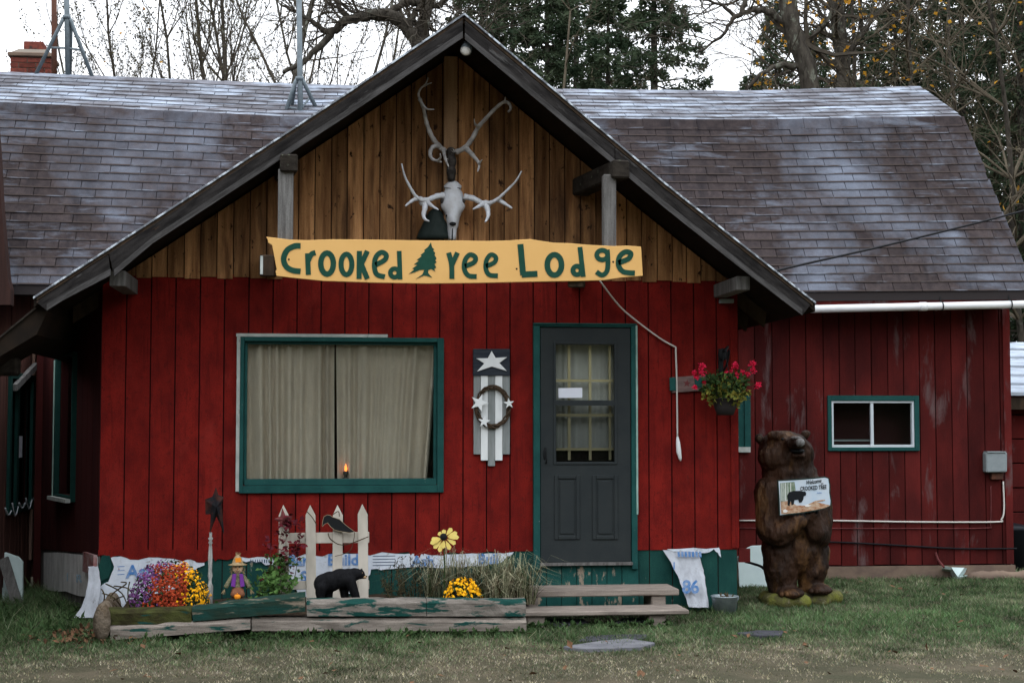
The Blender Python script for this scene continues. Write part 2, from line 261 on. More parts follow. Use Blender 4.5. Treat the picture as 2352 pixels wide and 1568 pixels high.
# ------------------------------------------------------------------ mesh helpers
def V(*a): return Vector(a)
class MB:
    def __init__(s): s.v = []; s.f = []
    def add(s, vs, fs):
        o = len(s.v); s.v += [tuple(p) for p in vs]; s.f += [tuple(i + o for i in f) for f in fs]; return s
    def hexa(s, p):      # 0-3 one face, 4-7 the opposite one
        return s.add(p, [(0, 3, 2, 1), (4, 5, 6, 7), (0, 1, 5, 4), (1, 2, 6, 5), (2, 3, 7, 6), (3, 0, 4, 7)])
    def box(s, x0, x1, y0, y1, z0, z1):
        return s.hexa([(x0, y0, z0), (x1, y0, z0), (x1, y1, z0), (x0, y1, z0), (x0, y0, z1), (x1, y0, z1), (x1, y1, z1), (x0, y1, z1)])
    def prism(s, poly, vec):
        n = len(poly); vec = Vector(vec); a = [Vector(p) for p in poly]; b = [p + vec for p in a]
        return s.add(a + b, [tuple(range(n)), tuple(range(2 * n - 1, n - 1, -1))] + [(i, i + n, (i + 1) % n + n, (i + 1) % n) for i in range(n)])
    def beam(s, p0, p1, w, h, up=(0, 0, 1)):
        p0 = Vector(p0); p1 = Vector(p1); d = (p1 - p0).normalized(); sx = d.cross(Vector(up)).normalized(); sz = sx.cross(d)
        q = [sx * a * w / 2 + sz * b * h / 2 for a, b in ((-1, -1), (1, -1), (1, 1), (-1, 1))]
        return s.hexa([p0 + x for x in q] + [p1 + x for x in q])
    def tube(s, path, rad, n=6, cap=True):
        path = [Vector(p) for p in path]; m = len(path)
        if not hasattr(rad, '__len__'): rad = [rad] * m
        vs = []; ref = None
        for i, p in enumerate(path):
            t = (path[min(i + 1, m - 1)] - path[max(i - 1, 0)])
            t = t.normalized() if t.length > 1e-9 else Vector((0, 0, 1))
            if ref is None:
                ref = t.orthogonal().normalized()
            else:
                ref = (ref - t * ref.dot(t)); ref = ref.normalized() if ref.length > 1e-6 else t.orthogonal().normalized()
            b = t.cross(ref)
            for k in range(n):
                a = 2 * math.pi * k / n; vs.append(p + (ref * math.cos(a) + b * math.sin(a)) * rad[i])
        fs = [(i * n + k, i * n + (k + 1) % n, (i + 1) * n + (k + 1) % n, (i + 1) * n + k) for i in range(m - 1) for k in range(n)]
        if cap: fs += [tuple(range(n - 1, -1, -1)), tuple(range((m - 1) * n, m * n))]
        return s.add(vs, fs)
    def ell(s, c, r, seg=12, rings=8, mtx=None):
        c = Vector(c); vs = []
        if not hasattr(r, '__len__'): r = (r, r, r)
        P = [Vector((0, 0, -1))]
        for i in range(1, rings):
            a = math.pi * i / rings - math.pi / 2
            for k in range(seg):
                b = 2 * math.pi * k / seg; P.append(Vector((math.cos(a) * math.cos(b), math.cos(a) * math.sin(b), math.sin(a))))
        P.append(Vector((0, 0, 1)))
        for p in P:
            q = Vector((p.x * r[0], p.y * r[1], p.z * r[2]))
            if mtx: q = mtx @ q
            vs.append(c + q)
        fs = [(0, 1 + (k + 1) % seg, 1 + k) for k in range(seg)]
        for i in range(rings - 2):
            o = 1 + i * seg
            fs += [(o + k, o + (k + 1) % seg, o + seg + (k + 1) % seg, o + seg + k) for k in range(seg)]
        o = 1 + (rings - 2) * seg
        fs += [(o + k, o + (k + 1) % seg, len(P) - 1) for k in range(seg)]
        return s.add(vs, fs)
    def lathe(s, prof, c, n=12, cap=True):
        c = Vector(c); vs = []
        for r, z in prof:
            for k in range(n):
                a = 2 * math.pi * k / n; vs.append(c + Vector((r * math.cos(a), r * math.sin(a), z)))
        m = len(prof)
        fs = [(i * n + k, i * n + (k + 1) % n, (i + 1) * n + (k + 1) % n, (i + 1) * n + k) for i in range(m - 1) for k in range(n)]
        if cap: fs += [tuple(range(n - 1, -1, -1)), tuple(range((m - 1) * n, m * n))]
        return s.add(vs, fs)
    def leaf(s, c, d, up, ln, wd):   # a small folded leaf
        c = Vector(c); d = Vector(d).normalized(); sd_ = d.cross(Vector(up))
        if sd_.length < 1e-4: sd_ = d.orthogonal()
        sd_.normalize(); u = sd_.cross(d)
        return s.add([c, c + d * ln * .5 + sd_ * wd / 2 + u * wd * .12, c + d * ln, c + d * ln * .5 - sd_ * wd / 2 + u * wd * .12], [(0, 1, 2), (0, 2, 3)])
    def bounds(s):
        a = np.array(s.v); return a.min(0), a.max(0)
    def build(s, name, m, parent=None, smooth=False, bevel=0.0, label=None, cat=None, group=None, kind=None):
        me = bpy.data.meshes.new(name)
        if parent is None:
            a, b = s.bounds(); org = Vector(((a[0] + b[0]) / 2, (a[1] + b[1]) / 2, a[2]))
        else:
            org = rootloc(parent)
        vs = np.array(s.v, dtype=np.float64) - np.array(org)
        me.from_pydata(vs.tolist(), [], s.f); me.validate(); me.update()
        fix_normals(me)
        if bevel:
            bm = bmesh.new(); bm.from_mesh(me)
            bmesh.ops.bevel(bm, geom=[e for e in bm.edges if e.is_manifold and e.calc_face_angle(0) > .6], offset=bevel, segments=1, affect='EDGES', clamp_overlap=True)
            bm.to_mesh(me); bm.free()
        return link(name, me, m, parent, org, smooth, label, cat, group, kind)
def fix_normals(me):
    bm = bmesh.new(); bm.from_mesh(me); bmesh.ops.recalc_face_normals(bm, faces=bm.faces); bm.to_mesh(me); bm.free()
def rootloc(o):
    while o.parent: o = o.parent
    return Vector(o.location)
def tag(o, label=None, cat=None, group=None, kind=None):
    if label: o['label'] = label
    if cat: o['category'] = cat
    if group: o['group'] = group
    if kind: o['kind'] = kind
    return o
def link(name, me, m, parent, org, smooth=False, label=None, cat=None, group=None, kind=None):
    if m: me.materials.append(m)
    if smooth:
        for p in me.polygons: p.use_smooth = True
    o = bpy.data.objects.new(name, me); COL.objects.link(o)
    if parent is None: o.location = org
    else: o.parent = parent
    return tag(o, label, cat, group, kind)
def thing(name, loc, label, cat, group=None):
    o = bpy.data.objects.new(name, None); COL.objects.link(o); o.location = loc; o.empty_display_size = .1
    return tag(o, label, cat, group)
def spline(pts, n=6, closed=False):
    pts = [Vector(p) for p in pts]; out = []; m = len(pts); segs = m if closed else m - 1
    for i in range(segs):
        if closed: p0, p1, p2, p3 = (pts[(i + k - 1) % m] for k in range(4))
        else: p0, p1, p2, p3 = pts[max(i - 1, 0)], pts[i], pts[i + 1], pts[min(i + 2, m - 1)]
        for k in range(n):
            t = k / n
            out.append(.5 * ((2 * p1) + (p2 - p0) * t + (2 * p0 - 5 * p1 + 4 * p2 - p3) * t * t + (3 * p1 - p0 - 3 * p2 + p3) * t ** 3))
    if not closed: out.append(pts[-1])
    return out
def interp(xs, ys, x): return float(np.interp(x, xs, ys))
def flat(poly, d, t):            # a flat thing traced on a plane d in front of the house, t thick
    return MB().prism([F(x, y, d) for x, y in poly], (0, t, 0))
def ribbon(mb, pts, wpx, d, t, closed=False, taper=None):
    pts = [Vector((p[0], p[1])) for p in pts]; m = len(pts); L = []; Rr = []
    for i in range(m):
        a = pts[(i - 1) % m] if (closed or i > 0) else pts[i]; b = pts[(i + 1) % m] if (closed or i < m - 1) else pts[i]
        tg = (b - a).normalized(); nn = Vector((-tg.y, tg.x)); ww = (wpx if not hasattr(wpx, '__len__') else wpx[i]) / 2
        L.append(pts[i] + nn * ww); Rr.append(pts[i] - nn * ww)
    vs = [F(p.x, p.y, d) for p in L] + [F(p.x, p.y, d) for p in Rr]
    vs += [v + Vector((0, t, 0)) for v in vs]
    fs = []
    for i in range(m if closed else m - 1):
        j = (i + 1) % m
        fs += [(i, j, j + m, i + m), (i + 2 * m, i + 3 * m, j + 3 * m, j + 2 * m), (i, i + 2 * m, j + 2 * m, j), (i + m, j + m, j + 3 * m, i + 3 * m)]
    if not closed:
        fs += [(0, m, 3 * m, 2 * m), (m - 1, 3 * m - 1, 4 * m - 1, 2 * m - 1)]
    return mb.add(vs, fs)
def remesh(mb, name, voxel, smooth_it=6):
    me = bpy.data.meshes.new(name + '_raw'); me.from_pydata(mb.v, [], mb.f); fix_normals(me)
    o = bpy.data.objects.new(name + '_raw', me); COL.objects.link(o)
    r = o.modifiers.new('r', 'REMESH'); r.mode = 'VOXEL'; r.voxel_size = voxel
    s_ = o.modifiers.new('s', 'SMOOTH'); s_.iterations = smooth_it; s_.factor = .5
    dg = bpy.context.evaluated_depsgraph_get(); ev = o.evaluated_get(dg)
    out = bpy.data.meshes.new_from_object(ev)
    res = MB(); res.v = [tuple(v.co) for v in out.vertices]; res.f = [tuple(p.vertices) for p in out.polygons]
    bpy.data.objects.remove(o); bpy.data.meshes.remove(me); bpy.data.meshes.remove(out); return res
def chain(mb, pts, rad, step=.35, seg=10, rings=7):
    for i in range(len(pts) - 1):
        a, b = Vector(pts[i]), Vector(pts[i + 1]); ra, rb = rad[i], rad[i + 1]
        n = max(2, int((b - a).length / (step * min(ra, rb))))
        for k in range(n + 1):
            t = k / n; mb.ell(a.lerp(b, t), ra + (rb - ra) * t, seg, rings)
def text_mb(body, size, bold=0.0):
    cu = bpy.data.curves.new('t', 'FONT'); cu.body = body; cu.size = size; cu.extrude = 0.0008; cu.offset = bold; cu.resolution_u = 3
    o = bpy.data.objects.new('t', cu); COL.objects.link(o)
    ev = o.evaluated_get(bpy.context.evaluated_depsgraph_get()); me = bpy.data.meshes.new_from_object(ev)
    res = MB(); res.v = [tuple(v.co) for v in me.vertices]; res.f = [tuple(p.vertices) for p in me.polygons]
    bpy.data.objects.remove(o); bpy.data.curves.remove(cu); bpy.data.meshes.remove(me); return res
class Frame:                     # a wall face: s along it, z up, d out of it
    def __init__(s, o, u): s.o = Vector(o); s.u = Vector(u).normalized(); s.n = Vector((s.u.y, -s.u.x, 0))
    def pt(s, a, z, d=0): return s.o + s.u * a + Vector((0, 0, z)) + s.n * d
    def at(s, px, py, d=0):
        p = hit(px, py, s.o + s.n * d, s.n); return (p - s.o).dot(s.u), p.z
    def box(s, mb, a0, a1, z0, z1, d0, d1, zt=None, zb=None):   # zt/zb: heights at a0 and a1
        t0, t1 = zt or (z1, z1); b0, b1 = zb or (z0, z0)
        P = s.pt
        return mb.hexa([P(a0, b0, d1), P(a1, b1, d1), P(a1, b1, d0), P(a0, b0, d0), P(a0, t0, d1), P(a1, t1, d1), P(a1, t1, d0), P(a0, t0, d0)])
def siding(fr, parent, a0, a1, zb, zt, width, gap, d0, d1, m, name='board', holes=(), jit=0.0, zj=0.0, wj=0.0):
    """one object for each vertical board; zb, zt are functions of a; holes = (a0,a1,z0,z1)"""
    a = a0; out = []
    while a < a1 - .012:
        wdt = width * (1 + random.uniform(-wj, wj)); b = min(a + wdt, a1)
        if a1 - b < .02: b = a1
        e0, e1 = a + gap / 2, b - gap / 2
        cuts = sorted({e0, e1} | {h[i] for h in holes for i in (0, 1) if e0 < h[i] < e1})
        dj = random.uniform(-jit, jit); zz = random.uniform(-zj, zj); mb = MB()
        cols = []
        for c0, c1 in zip(cuts[:-1], cuts[1:]):
            if c1 - c0 < .002: continue
            mid = (c0 + c1) / 2; hs = sorted([(h[2], h[3]) for h in holes if h[0] < mid < h[1]])
            lo = (zb(c0) + zz, zb(c1) + zz); segs = []
            for h0, h1 in hs:
                if h0 > lo[0]: segs.append((lo, (h0, h0)))
                lo = (h1, h1)
            segs.append((lo, (zt(c0), zt(c1))))
            cols.append((c0, c1, segs))
        pieces = {}
        for c0, c1, segs in cols:
            for si, (lo, hi) in enumerate(segs):
                if hi[0] + hi[1] - lo[0] - lo[1] < .01: continue
                key = 0 if len(cols) > 1 else si
                pieces.setdefault(key, MB()); fr.box(pieces[key], c0, c1, 0, 0, d0 + dj, d1 + dj, zt=hi, zb=lo)
        for pc in pieces.values(): out.append(pc.build(name, m, parent))
        a = b
    return out
def cboard(mb, p0, p1, wd, th, fr):
    pass
def frame_rect(fr, parent, name, m, outer, inner, d0, d1, bevel=.003):
    """four trim pieces, butt-jointed: outer/inner = (a0,a1,z0,z1)"""
    A0, A1, Z0_, Z1_ = outer; a0, a1, z0, z1 = inner
    for r in ((A0, a0, Z0_, Z1_), (a1, A1, Z0_, Z1_), (a0, a1, z1, Z1_), (a0, a1, Z0_, z0)):
        mb = MB(); fr.box(mb, r[0], r[1], r[2], r[3], d0, d1); mb.build(name, m, parent, bevel=bevel)
# ------------------------------------------------------------------ ground
YB = 2.53                                    # front wall of the long house behind
def ground_sheet():
    mb = MB(); S = 400
    mb.add([(-S, -S, -.004), (S, -S, -.004), (S, S, -.004), (-S, S, -.004)], [(0, 1, 2, 3)])
    m = mat('lawn_soil', (.105, .085, .058), (.050, .046, .028), (2, 2, 2), rough=1, bump=.03, bscale=(22, 22, 22),
            layers=[((.052, .050, .030), (.7, .7, .7), .45, .62), ((.10, .075, .055), (9, 9, 9), .62, .72)], fineamt=.35)
    mb.build('ground', m, kind='structure')
ground_sheet()

# ------------------------------------------------------------------ entry lodge (gabled front building)
XL = F(230, 980).x; XR = F(1692, 980).x
_a, _b = F(230, 1271), F(1692, 1258)
def zRB(x): return interp([_a.x, _b.x], [_a.z, _b.z], x)
_c, _d = F(287, 636), F(1692, 648)
def zGB(x): return _c.z + (_d.z - _c.z) * (x - _c.x) / (_d.x - _c.x)
RD = .95
ROOFPX = [(78, 683), (143.6, 640), (350.7, 506.6), (789.6, 219.5), (1066, 33), (1525, 420), (1872, 695)]
ROOFP = [F(x, y, RD) for x, y in ROOFPX]
_rx = [p.x for p in ROOFP]; _rz = [p.z for p in ROOFP]
def zTop(x): return interp(_rx, _rz, x)
def topPx(x): return interp([p[0] for p in ROOFPX], [p[1] for p in ROOFPX], x)
def rc(x0, y0, x1, y1, d=0.0):
    a, b = F(x0, (y0 + y1) / 2, d), F(x1, (y0 + y1) / 2, d); xm = (x0 + x1) / 2
    return (a.x, b.x, F(xm, y1, d).z, F(xm, y0, d).z)
FF = Frame((0, 0, 0), (1, 0, 0))
lodge = thing('entry_lodge', (-.6, 0, 0), 'red gabled front building of the lodge with brown board gable and grey door', 'building')

win = rc(545, 769, 1020, 1131); wino = rc(558, 783, 1007, 1112)
dtr = rc(1224, 746, 1462, 1306); dor = rc(1239, 751, 1449, 1290)
fw_ = MB()                                    # backing with the two openings left free
def backing(mb, a0, a1, z0, z1f, holes, d0, d1):
    xs = sorted({a0, a1} | {h[i] for h in holes for i in (0, 1)})
    for c0, c1 in zip(xs[:-1], xs[1:]):
        mid = (c0 + c1) / 2; lo = z0
        for h in sorted([(h[2], h[3]) for h in holes if h[0] < mid < h[1]]):
            if h[0] - lo > .01: FF.box(mb, c0, c1, lo, h[0], d0, d1)
            lo = h[1]
        FF.box(mb, c0, c1, lo, 0, d0, d1, zt=(z1f(c0), z1f(c1)))
backing(fw_, XL, XR, 0, lambda x: zGB(x) + .05, [wino, dor], -.10, -.017)
wall = fw_.build('front_wall', M['red_back'], lodge)
siding(FF, wall, XL, XR, lambda a: zRB(a) - .01, lambda a: zGB(a) + .03, .2035, .011, -.015, 0.0, M['red'], holes=[wino, dor], jit=.001)
# corner boards
mb = MB(); FF.box(mb, XR - .055, XR + .012, zRB(XR) + .002, zGB(XR), .002, .014); mb.build('corner_board', M['red'], wall)
# green skirt below the red boards, boards again
skirt = MB(); FF.box(skirt, XL, XR, 0, 0, -.06, -.026, zt=(zRB(XL) - .012, zRB(XR) - .012)); skirt = skirt.build('skirt', M['deck'], lodge)
siding(FF, skirt, XL + .002, XR - .002, lambda a: -.02, lambda a: zRB(a) - .013, .2035, .008, -.025, -.008, M['green_skirt'],
       holes=[(dtr[0] - .02, dtr[1] + .02, .0, dor[2] - .002)], jit=.002)
# boards under the door, peeling
zr0, zr1 = .02, dor[2] - .004
siding(FF, skirt, dtr[0] - .015, dtr[1] + .015, lambda a: zr0, lambda a: zr1, .132, .006, -.02, .006, M['green_chip'], jit=.003)
# gable
gbk = MB()
gx = [x for x in _rx if XL < x < XR]; gx = [XL] + gx + [XR]
gbk.prism([(x, .012, zGB(x) + .052) for x in (XL, XR)] + [(x, .012, zTop(x) - .12) for x in reversed(gx)], (0, .06, 0))
gab = gbk.build('gable_wall', M['gable_back'], lodge)
siding(FF, gab, XL - .0, XR + .0, lambda a: zGB(a), lambda a: zTop(a) - .10, .134, .009, -.012, .012, M['gable'], jit=.004, zj=.012, wj=.05)
mb = MB(); r = rc(1018, 120, 1047, 640); FF.box(mb, r[0], r[1], zGB(0) + .1, zTop((r[0] + r[1]) / 2) - .11, .017, .105); mb.build('gable_post', mat('gable_post_wood', (.36, .22, .12), (.25, .14, .075), (20, 20, 1.5), rough=.85, bump=.002, bscale=VG, fineamt=.15), gab)
# left angled wall
PLb = hit(84, 980, (0, YB, 0), (0, 1, 0))
FL = Frame((PLb.x, YB, 0), (XL - PLb.x, -YB, 0)); LL = (Vector((XL, 0, 0)) - Vector((PLb.x, YB, 0))).length
lb = MB(); lw = []
for px, py in ((139, 815), (173, 1145)):
    lw.append(FL.at(px, py))
lwin = (lw[0][0], lw[1][0], lw[1][1], lw[0][1])
xs = [0, lwin[0] + .02, lwin[1] - .02, LL]
def zLT(a): return min(3.05, zTop(FL.pt(a, 0).x) - .11)
for i in range(3):
    if i == 1:
        FL.box(lb, xs[1], xs[2], 0, lwin[2] + .02, -.1, -.017); FL.box(lb, xs[1], xs[2], lwin[3] - .02, 0, -.1, -.017, zt=(zLT(xs[1]), zLT(xs[2])))
    else: FL.box(lb, xs[i], xs[i + 1], 0, 0, -.1, -.017, zt=(zLT(xs[i]), zLT(xs[i + 1])))
lwall = lb.build('side_wall', M['red_back'], lodge)
zl0, zl1 = FL.at(102, 1268)[1], FL.at(222, 1276)[1]
def zLB(a): return interp([0, LL], [zl0, zRB(XL)], a)
siding(FL, lwall, 0, LL, zLB, lambda a: zLT(a), .2035, .008, -.015, 0, M['red_shaded'], holes=[(lwin[0] + .02, lwin[1] - .02, lwin[2] + .02, lwin[3] - .02)])
siding(FL, lwall, 0, LL, lambda a: 0, lambda a: zLB(a) - .004, .2035, .008, -.025, -.01, M['oldwood'])
sw = MB(); FL.box(sw, lwin[0] + .02, lwin[1] - .02, lwin[2] + .02, lwin[3] - .02, -.075, -.07); swin = sw.build('side_window', glass(), lodge)
mb = MB(); FL.box(mb, lwin[0] - .1, lwin[1] + .1, lwin[2] - .1, lwin[3] + .1, -.16, -.14); mb.build('dark_room_sheet', M['dark'], swin)  # added dark sheet standing in for the shade inside the room
frame_rect(FL, swin, 'window_trim', M['green_shaded'], (lwin[0] - .04, lwin[1] + .0, lwin[2] - .03, lwin[3] + .0), (lwin[0] + .02, lwin[1] - .02, lwin[2] + .02, lwin[3] - .02), -.01, .045)
mb = MB(); FL.box(mb, lwin[0] - .041, lwin[0] - .015, lwin[2] - .01, lwin[3] - .05, .046, .052); mb.build('trim_strip', M['mintstrip'], swin)
mb = MB(); FL.box(mb, lwin[0] - .06, lwin[1] + .01, lwin[2] - .035, lwin[2] - .002, .047, .09); mb.build('sill', M['white_chip'], swin)
# right wall
FRt = Frame((XR, .012, 0), (0, 1, 0))
rb = MB(); FRt.box(rb, .09, YB - .01, 0, 2.55, -.1, -.016); rwall = rb.build('return_wall', M['red_back'], lodge)
siding(FRt, rwall, .0, YB - .014, lambda a: .46, lambda a: 2.58, .2035, .008, -.015, -.001, M['red'])
siding(FRt, rwall, .03, YB - .014, lambda a: 0, lambda a: .455, .2035, .008, -.015, -.003, M['green_skirt'])
# floor inside
mb = MB(); mb.box(XL + .1, XR - .12, .12, YB - .05, .3, .36); mb.build('floor', M['dark'], lodge)
# roof
YK = 3.3
rp = MB(); prof = [(x, z) for x, z in zip(_rx, _rz)]
rp.prism([(x, -RD, z - .014) for x, z in prof] + [(x, -RD, z - .075) for x, z in reversed(prof)], (0, YK + RD, 0))
roof = rp.build('roof', M['soffit'], lodge)
mb = MB(); mb.prism([(x, -RD - .03, z + .004) for x, z in prof] + [(x, -RD - .03, z - .013) for x, z in reversed(prof)], (0, YK + RD, 0))
mb.build('roofing', M['frostedge'], roof)
def rake(xs, o0, o1, e0=None, e1=None, sfx=''):
    top = [(x, topPx(x) + o0) for x in xs]; bot = [(x, topPx(x) + o1) for x in xs]
    if e0: bot[0] = e0
    if e1: bot[-1] = e1
    flat(top + bot[::-1], RD + .026, .024).build('rake_board', M['rake' + sfx], roof, bevel=.003)
    tp = [(x, b[1] - 15) for x, b in zip(xs, bot)]; tp = [(b[0], b[1] - 15) for b in bot]
    flat(tp + bot[::-1], RD + .031, .005).build('rake_trim', M['raketrim' + sfx], roof)
rake([250, 350.7, 560, 789.6, 930, 1063], 11, 52, e0=(262, 634))
rake([82, 143.6, 249], 13, 50, e0=(107, 713), e1=(254, 632))
rake([1068, 1200, 1300, 1412], 13, 56, sfx='_r')
rake([1413, 1525, 1700, 1862], 13, 56, e1=(1843, 724), sfx='_r')
def dark_edge_strip():  # dark strip between the roofing edge and the rake boards
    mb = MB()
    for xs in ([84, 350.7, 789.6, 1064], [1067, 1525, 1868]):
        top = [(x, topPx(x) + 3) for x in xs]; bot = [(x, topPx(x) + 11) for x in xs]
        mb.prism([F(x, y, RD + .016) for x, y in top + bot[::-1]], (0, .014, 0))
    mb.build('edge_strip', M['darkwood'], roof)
dark_edge_strip()
# low old roof piece running on below the left rake
mb = MB(); q = [F(x, y, RD - .1) for x, y in ((100, 694), (0, 776), (-70, 834), (-70, 872), (0, 818), (84, 768), (108, 716))]
mb.prism(q, (0, .8, 0)); mb.build('eave_roof', M['soffit'], roof)
mb = MB(); q = [F(x, y, RD - .08) for x, y in ((101, 688), (50, 730), (0, 771), (-70, 829), (-70, 834), (0, 776), (100, 694))]
mb.prism(q, (0, .84, 0)); mb.build('eave_roofing', M['lookout'], roof)
mb = MB(); q = [F(x, y, RD - .11) for x, y in ((106, 692), (24, 758), (24, 800), (84, 766), (108, 714))]
mb.prism(q, (0, 3.2, 0)); mb.build('eave_roof', M['soffit'], roof)
# rafters with tails under the right and left slopes
for yy in (.12, .72, 1.32, 1.92, 2.4):
    a, b = V(XR - .5, yy, zTop(XR - .5) - .15), V(_rx[-1] - .10, yy, zTop(_rx[-1] - .10) - .15)
    mb = MB(); mb.prism([(a.x, yy, a.z + .072), (b.x, yy, b.z + .072), (b.x - .02, yy, b.z - .06), (a.x, yy, a.z - .08)], (0, .045, 0)); mb.build('rafter', M['darkwood'], roof)
    a, b = V(_rx[0] + .12, yy, zTop(_rx[0] + .12) - .15), V(XL + .4, yy, zTop(XL + .4) - .15)
    mb = MB(); mb.prism([(a.x, yy, a.z + .072), (b.x, yy, b.z + .072), (b.x, yy, b.z - .08), (a.x, yy, a.z - .06)], (0, .045, 0)); mb.build('rafter', M['darkwood'], roof)
# purlins
for r in (rc(1692, 634, 1723, 666, .80), rc(251, 621, 288, 657, .80)):
    mb = MB(); mb.box(r[0], r[1], -.80, -.025, r[2], r[3]); mb.build('purlin', M['oldwood'], roof, bevel=.006)
# lookout beams
a, b = F(664, 374, RD + .08), F(650, 398, .013); mb = MB(); mb.beam(b, a, .14, .14); mb.build('lookout_beam', M['lookout'], roof, bevel=.012)
a, b = F(1428, 388, RD + .08), F(1332, 431, .013); mb = MB(); mb.beam(b, a, .145, .15); mb.build('lookout_beam', M['lookout'], roof, bevel=.014)
# hanging posts
for (x0, y0, x1, y1) in ((638, 388, 673, 600), (1387, 400, 1416, 620)):
    r = rc(x0, y0, x1, y1, RD + .04); mb = MB(); mb.box(r[0], r[1], -RD - .035, -RD + .06, r[2], r[3]); mb.build('hanging_post', M['oldwood'], roof, bevel=.006)
# sign brackets
for c in ((614, 610), (1322, 636)):
    a, b = F(c[0], c[1], RD + .05), F(c[0] + 6, c[1] + 2, .013); mb = MB(); mb.beam(b, a, .125, .17); mb.build('sign_bracket', M['darkwood'], roof, bevel=.01)
mb = MB(); r = rc(598, 588, 604, 630, RD + .06); mb.box(r[0], r[1], -RD - .07, -RD - .052, r[2], r[3]); mb.build('bracket_chip', M['white_chip'], roof)

# ---- front window
pn = MB(); gi = rc(567, 791, 996, 1099); FF.box(pn, gi[0] - .01, gi[1] + .01, gi[2] - .01, gi[3] + .01, -.045, -.041)
window = pn.build('front_window', glass(), lodge)
frame_rect(FF, window, 'window_trim', M['green'], rc(551, 775, 1019, 1131), rc(560, 785, 1004, 1114), .001, .030)
frame_rect(FF, window, 'sash', M['green'], rc(560, 785, 1004, 1114), gi, -.06, -.01)
mb = MB(); r = rc(543, 768, 551, 1128); FF.box(mb, r[0], r[1], r[2], r[3], .001, .022); mb.build('trim_strip', M['white_chip'], window)
mb = MB(); r = rc(543, 767, 890, 774); FF.box(mb, r[0], r[1], r[2], r[3], .001, .026); mb.build('trim_strip', M['white_chip'], window)
mb = MB(); r = rc(562, 1100, 1002, 1113); FF.box(mb, r[0], r[1], r[2], r[3], -.01, .02); mb.build('sill', M['green'], window)
frame_rect(FF, window, 'jamb', M['green'], (wino[0], wino[1], wino[2], wino[3]), (wino[0] + .012, wino[1] - .012, wino[2] + .012, wino[3] - .012), -.16, -.061)

# ---- door
ds = rc(1241, 753, 1447, 1289); do = rc(1276, 791, 1410, 1060)
db = MB()
FF.box(db, ds[0], do[0], ds[2], ds[3], -.012, .022); FF.box(db, do[1], ds[1], ds[2], ds[3], -.012, .022)
FF.box(db, do[0], do[1], do[3], ds[3], -.012, .022); FF.box(db, do[0], do[1], ds[2], do[2], -.012, .022)
door = db.build('door', M['door'], lodge)
frame_rect(FF, door, 'door_trim', M['green'], (dtr[0], dtr[1], dor[2] - .03, dtr[3]), (ds[0] - .006, ds[1] + .006, dor[2] - .03, ds[3] + .006), .001, .034) if False else None
for r in ((dtr[0], ds[0] - .006, .37, dtr[3]), (ds[1] + .006, dtr[1], .37, dtr[3]), (ds[0] - .006, ds[1] + .006, ds[3] + .006, dtr[3])):
    mb = MB(); FF.box(mb, r[0], r[1], r[2], r[3], .001, .038); mb.build('door_trim', M['green'], door, bevel=.004)
mb = MB(); r = rc(1459, 748, 1463, 1180); FF.box(mb, r[0], r[1], r[2], r[3], .0385, .042); mb.build('trim_strip', M['mintstrip'], door)
mb = MB(); FF.box(mb, dtr[0], dtr[1], dtr[3], dtr[3] + .012, .001, .05); mb.build('drip_cap', M['green'], door)
mb = MB(); FF.box(mb, ds[0] - .01, ds[1] + .01, ds[2] - .028, ds[2] - .004, -.05, .06); mb.build('threshold', M['oldwood'], door)
frame_rect(FF, door, 'glass_frame', M['door'], rc(1270, 785, 1416, 1066), do, .0225, .032)
mid = rc(1276, 919, 1410, 931)
mb = MB(); FF.box(mb, do[0], do[1], mid[2], mid[3], -.008, .03); mb.build('sash_rail', M['door'], door)
mb = MB(); FF.box(mb, do[0], do[1], mid[3], do[3], -.006, -.003); mb.build('pane', glass(), door)
mb = MB(); FF.box(mb, do[0], do[1], do[2], mid[2], -.010, -.007); mb.build('pane', glass('screen', (.74, .76, .76, 1)), door)
# muntins of the inner door behind
for (x0, y0, x1, y1) in ((1304, 794, 1310, 1056), (1352, 794, 1358, 1056), (1398, 794, 1403, 1056)):
    r = rc(x0, y0, x1, y1, -.09); mb = MB(); FF.box(mb, r[0], r[1], r[2], r[3], -.10, -.08); mb.build('muntin', M['trimcream'], door)
for y in (874, 953, 1031):
    r = rc(1270, y - 3, 1416, y + 3, -.09); mb = MB(); FF.box(mb, r[0], r[1], r[2], r[3], -.0795, -.068); mb.build('muntin', M['trimcream'], door)
mb = MB(); r = rc(1262, 1034, 1424, 1080, -.12); FF.box(mb, r[0], r[1], r[2], r[3], -.14, -.11); mb.build('inner_rail', M['dark'], door)
for (x0, x1) in ((1272, 1331), (1359, 1418)):
    o_ = rc(x0, 1090, x1, 1238); i_ = rc(x0 + 9, 1099, x1 - 9, 1229)
    frame_rect(FF, door, 'panel_moulding', M['door'], o_, i_, .0225, .034, bevel=.005)
    mb = MB(); r = rc(x0 + 13, 1103, x1 - 13, 1225); FF.box(mb, r[0], r[1], r[2], r[3], .0225, .030); mb.build('raised_panel', M['door'], door, bevel=.005)
mb = MB(); a = F(1252, 1028, .03); b = F(1254, 1062, .03)
mb.tube(spline([a, a + V(0, -.035, -.01), b + V(0, -.035, .01), b], 4), .007, 6); mb.ell(F(1251, 1044, .026), (.012, .008, .045)); mb.build('handle', M['black'], door, smooth=True)

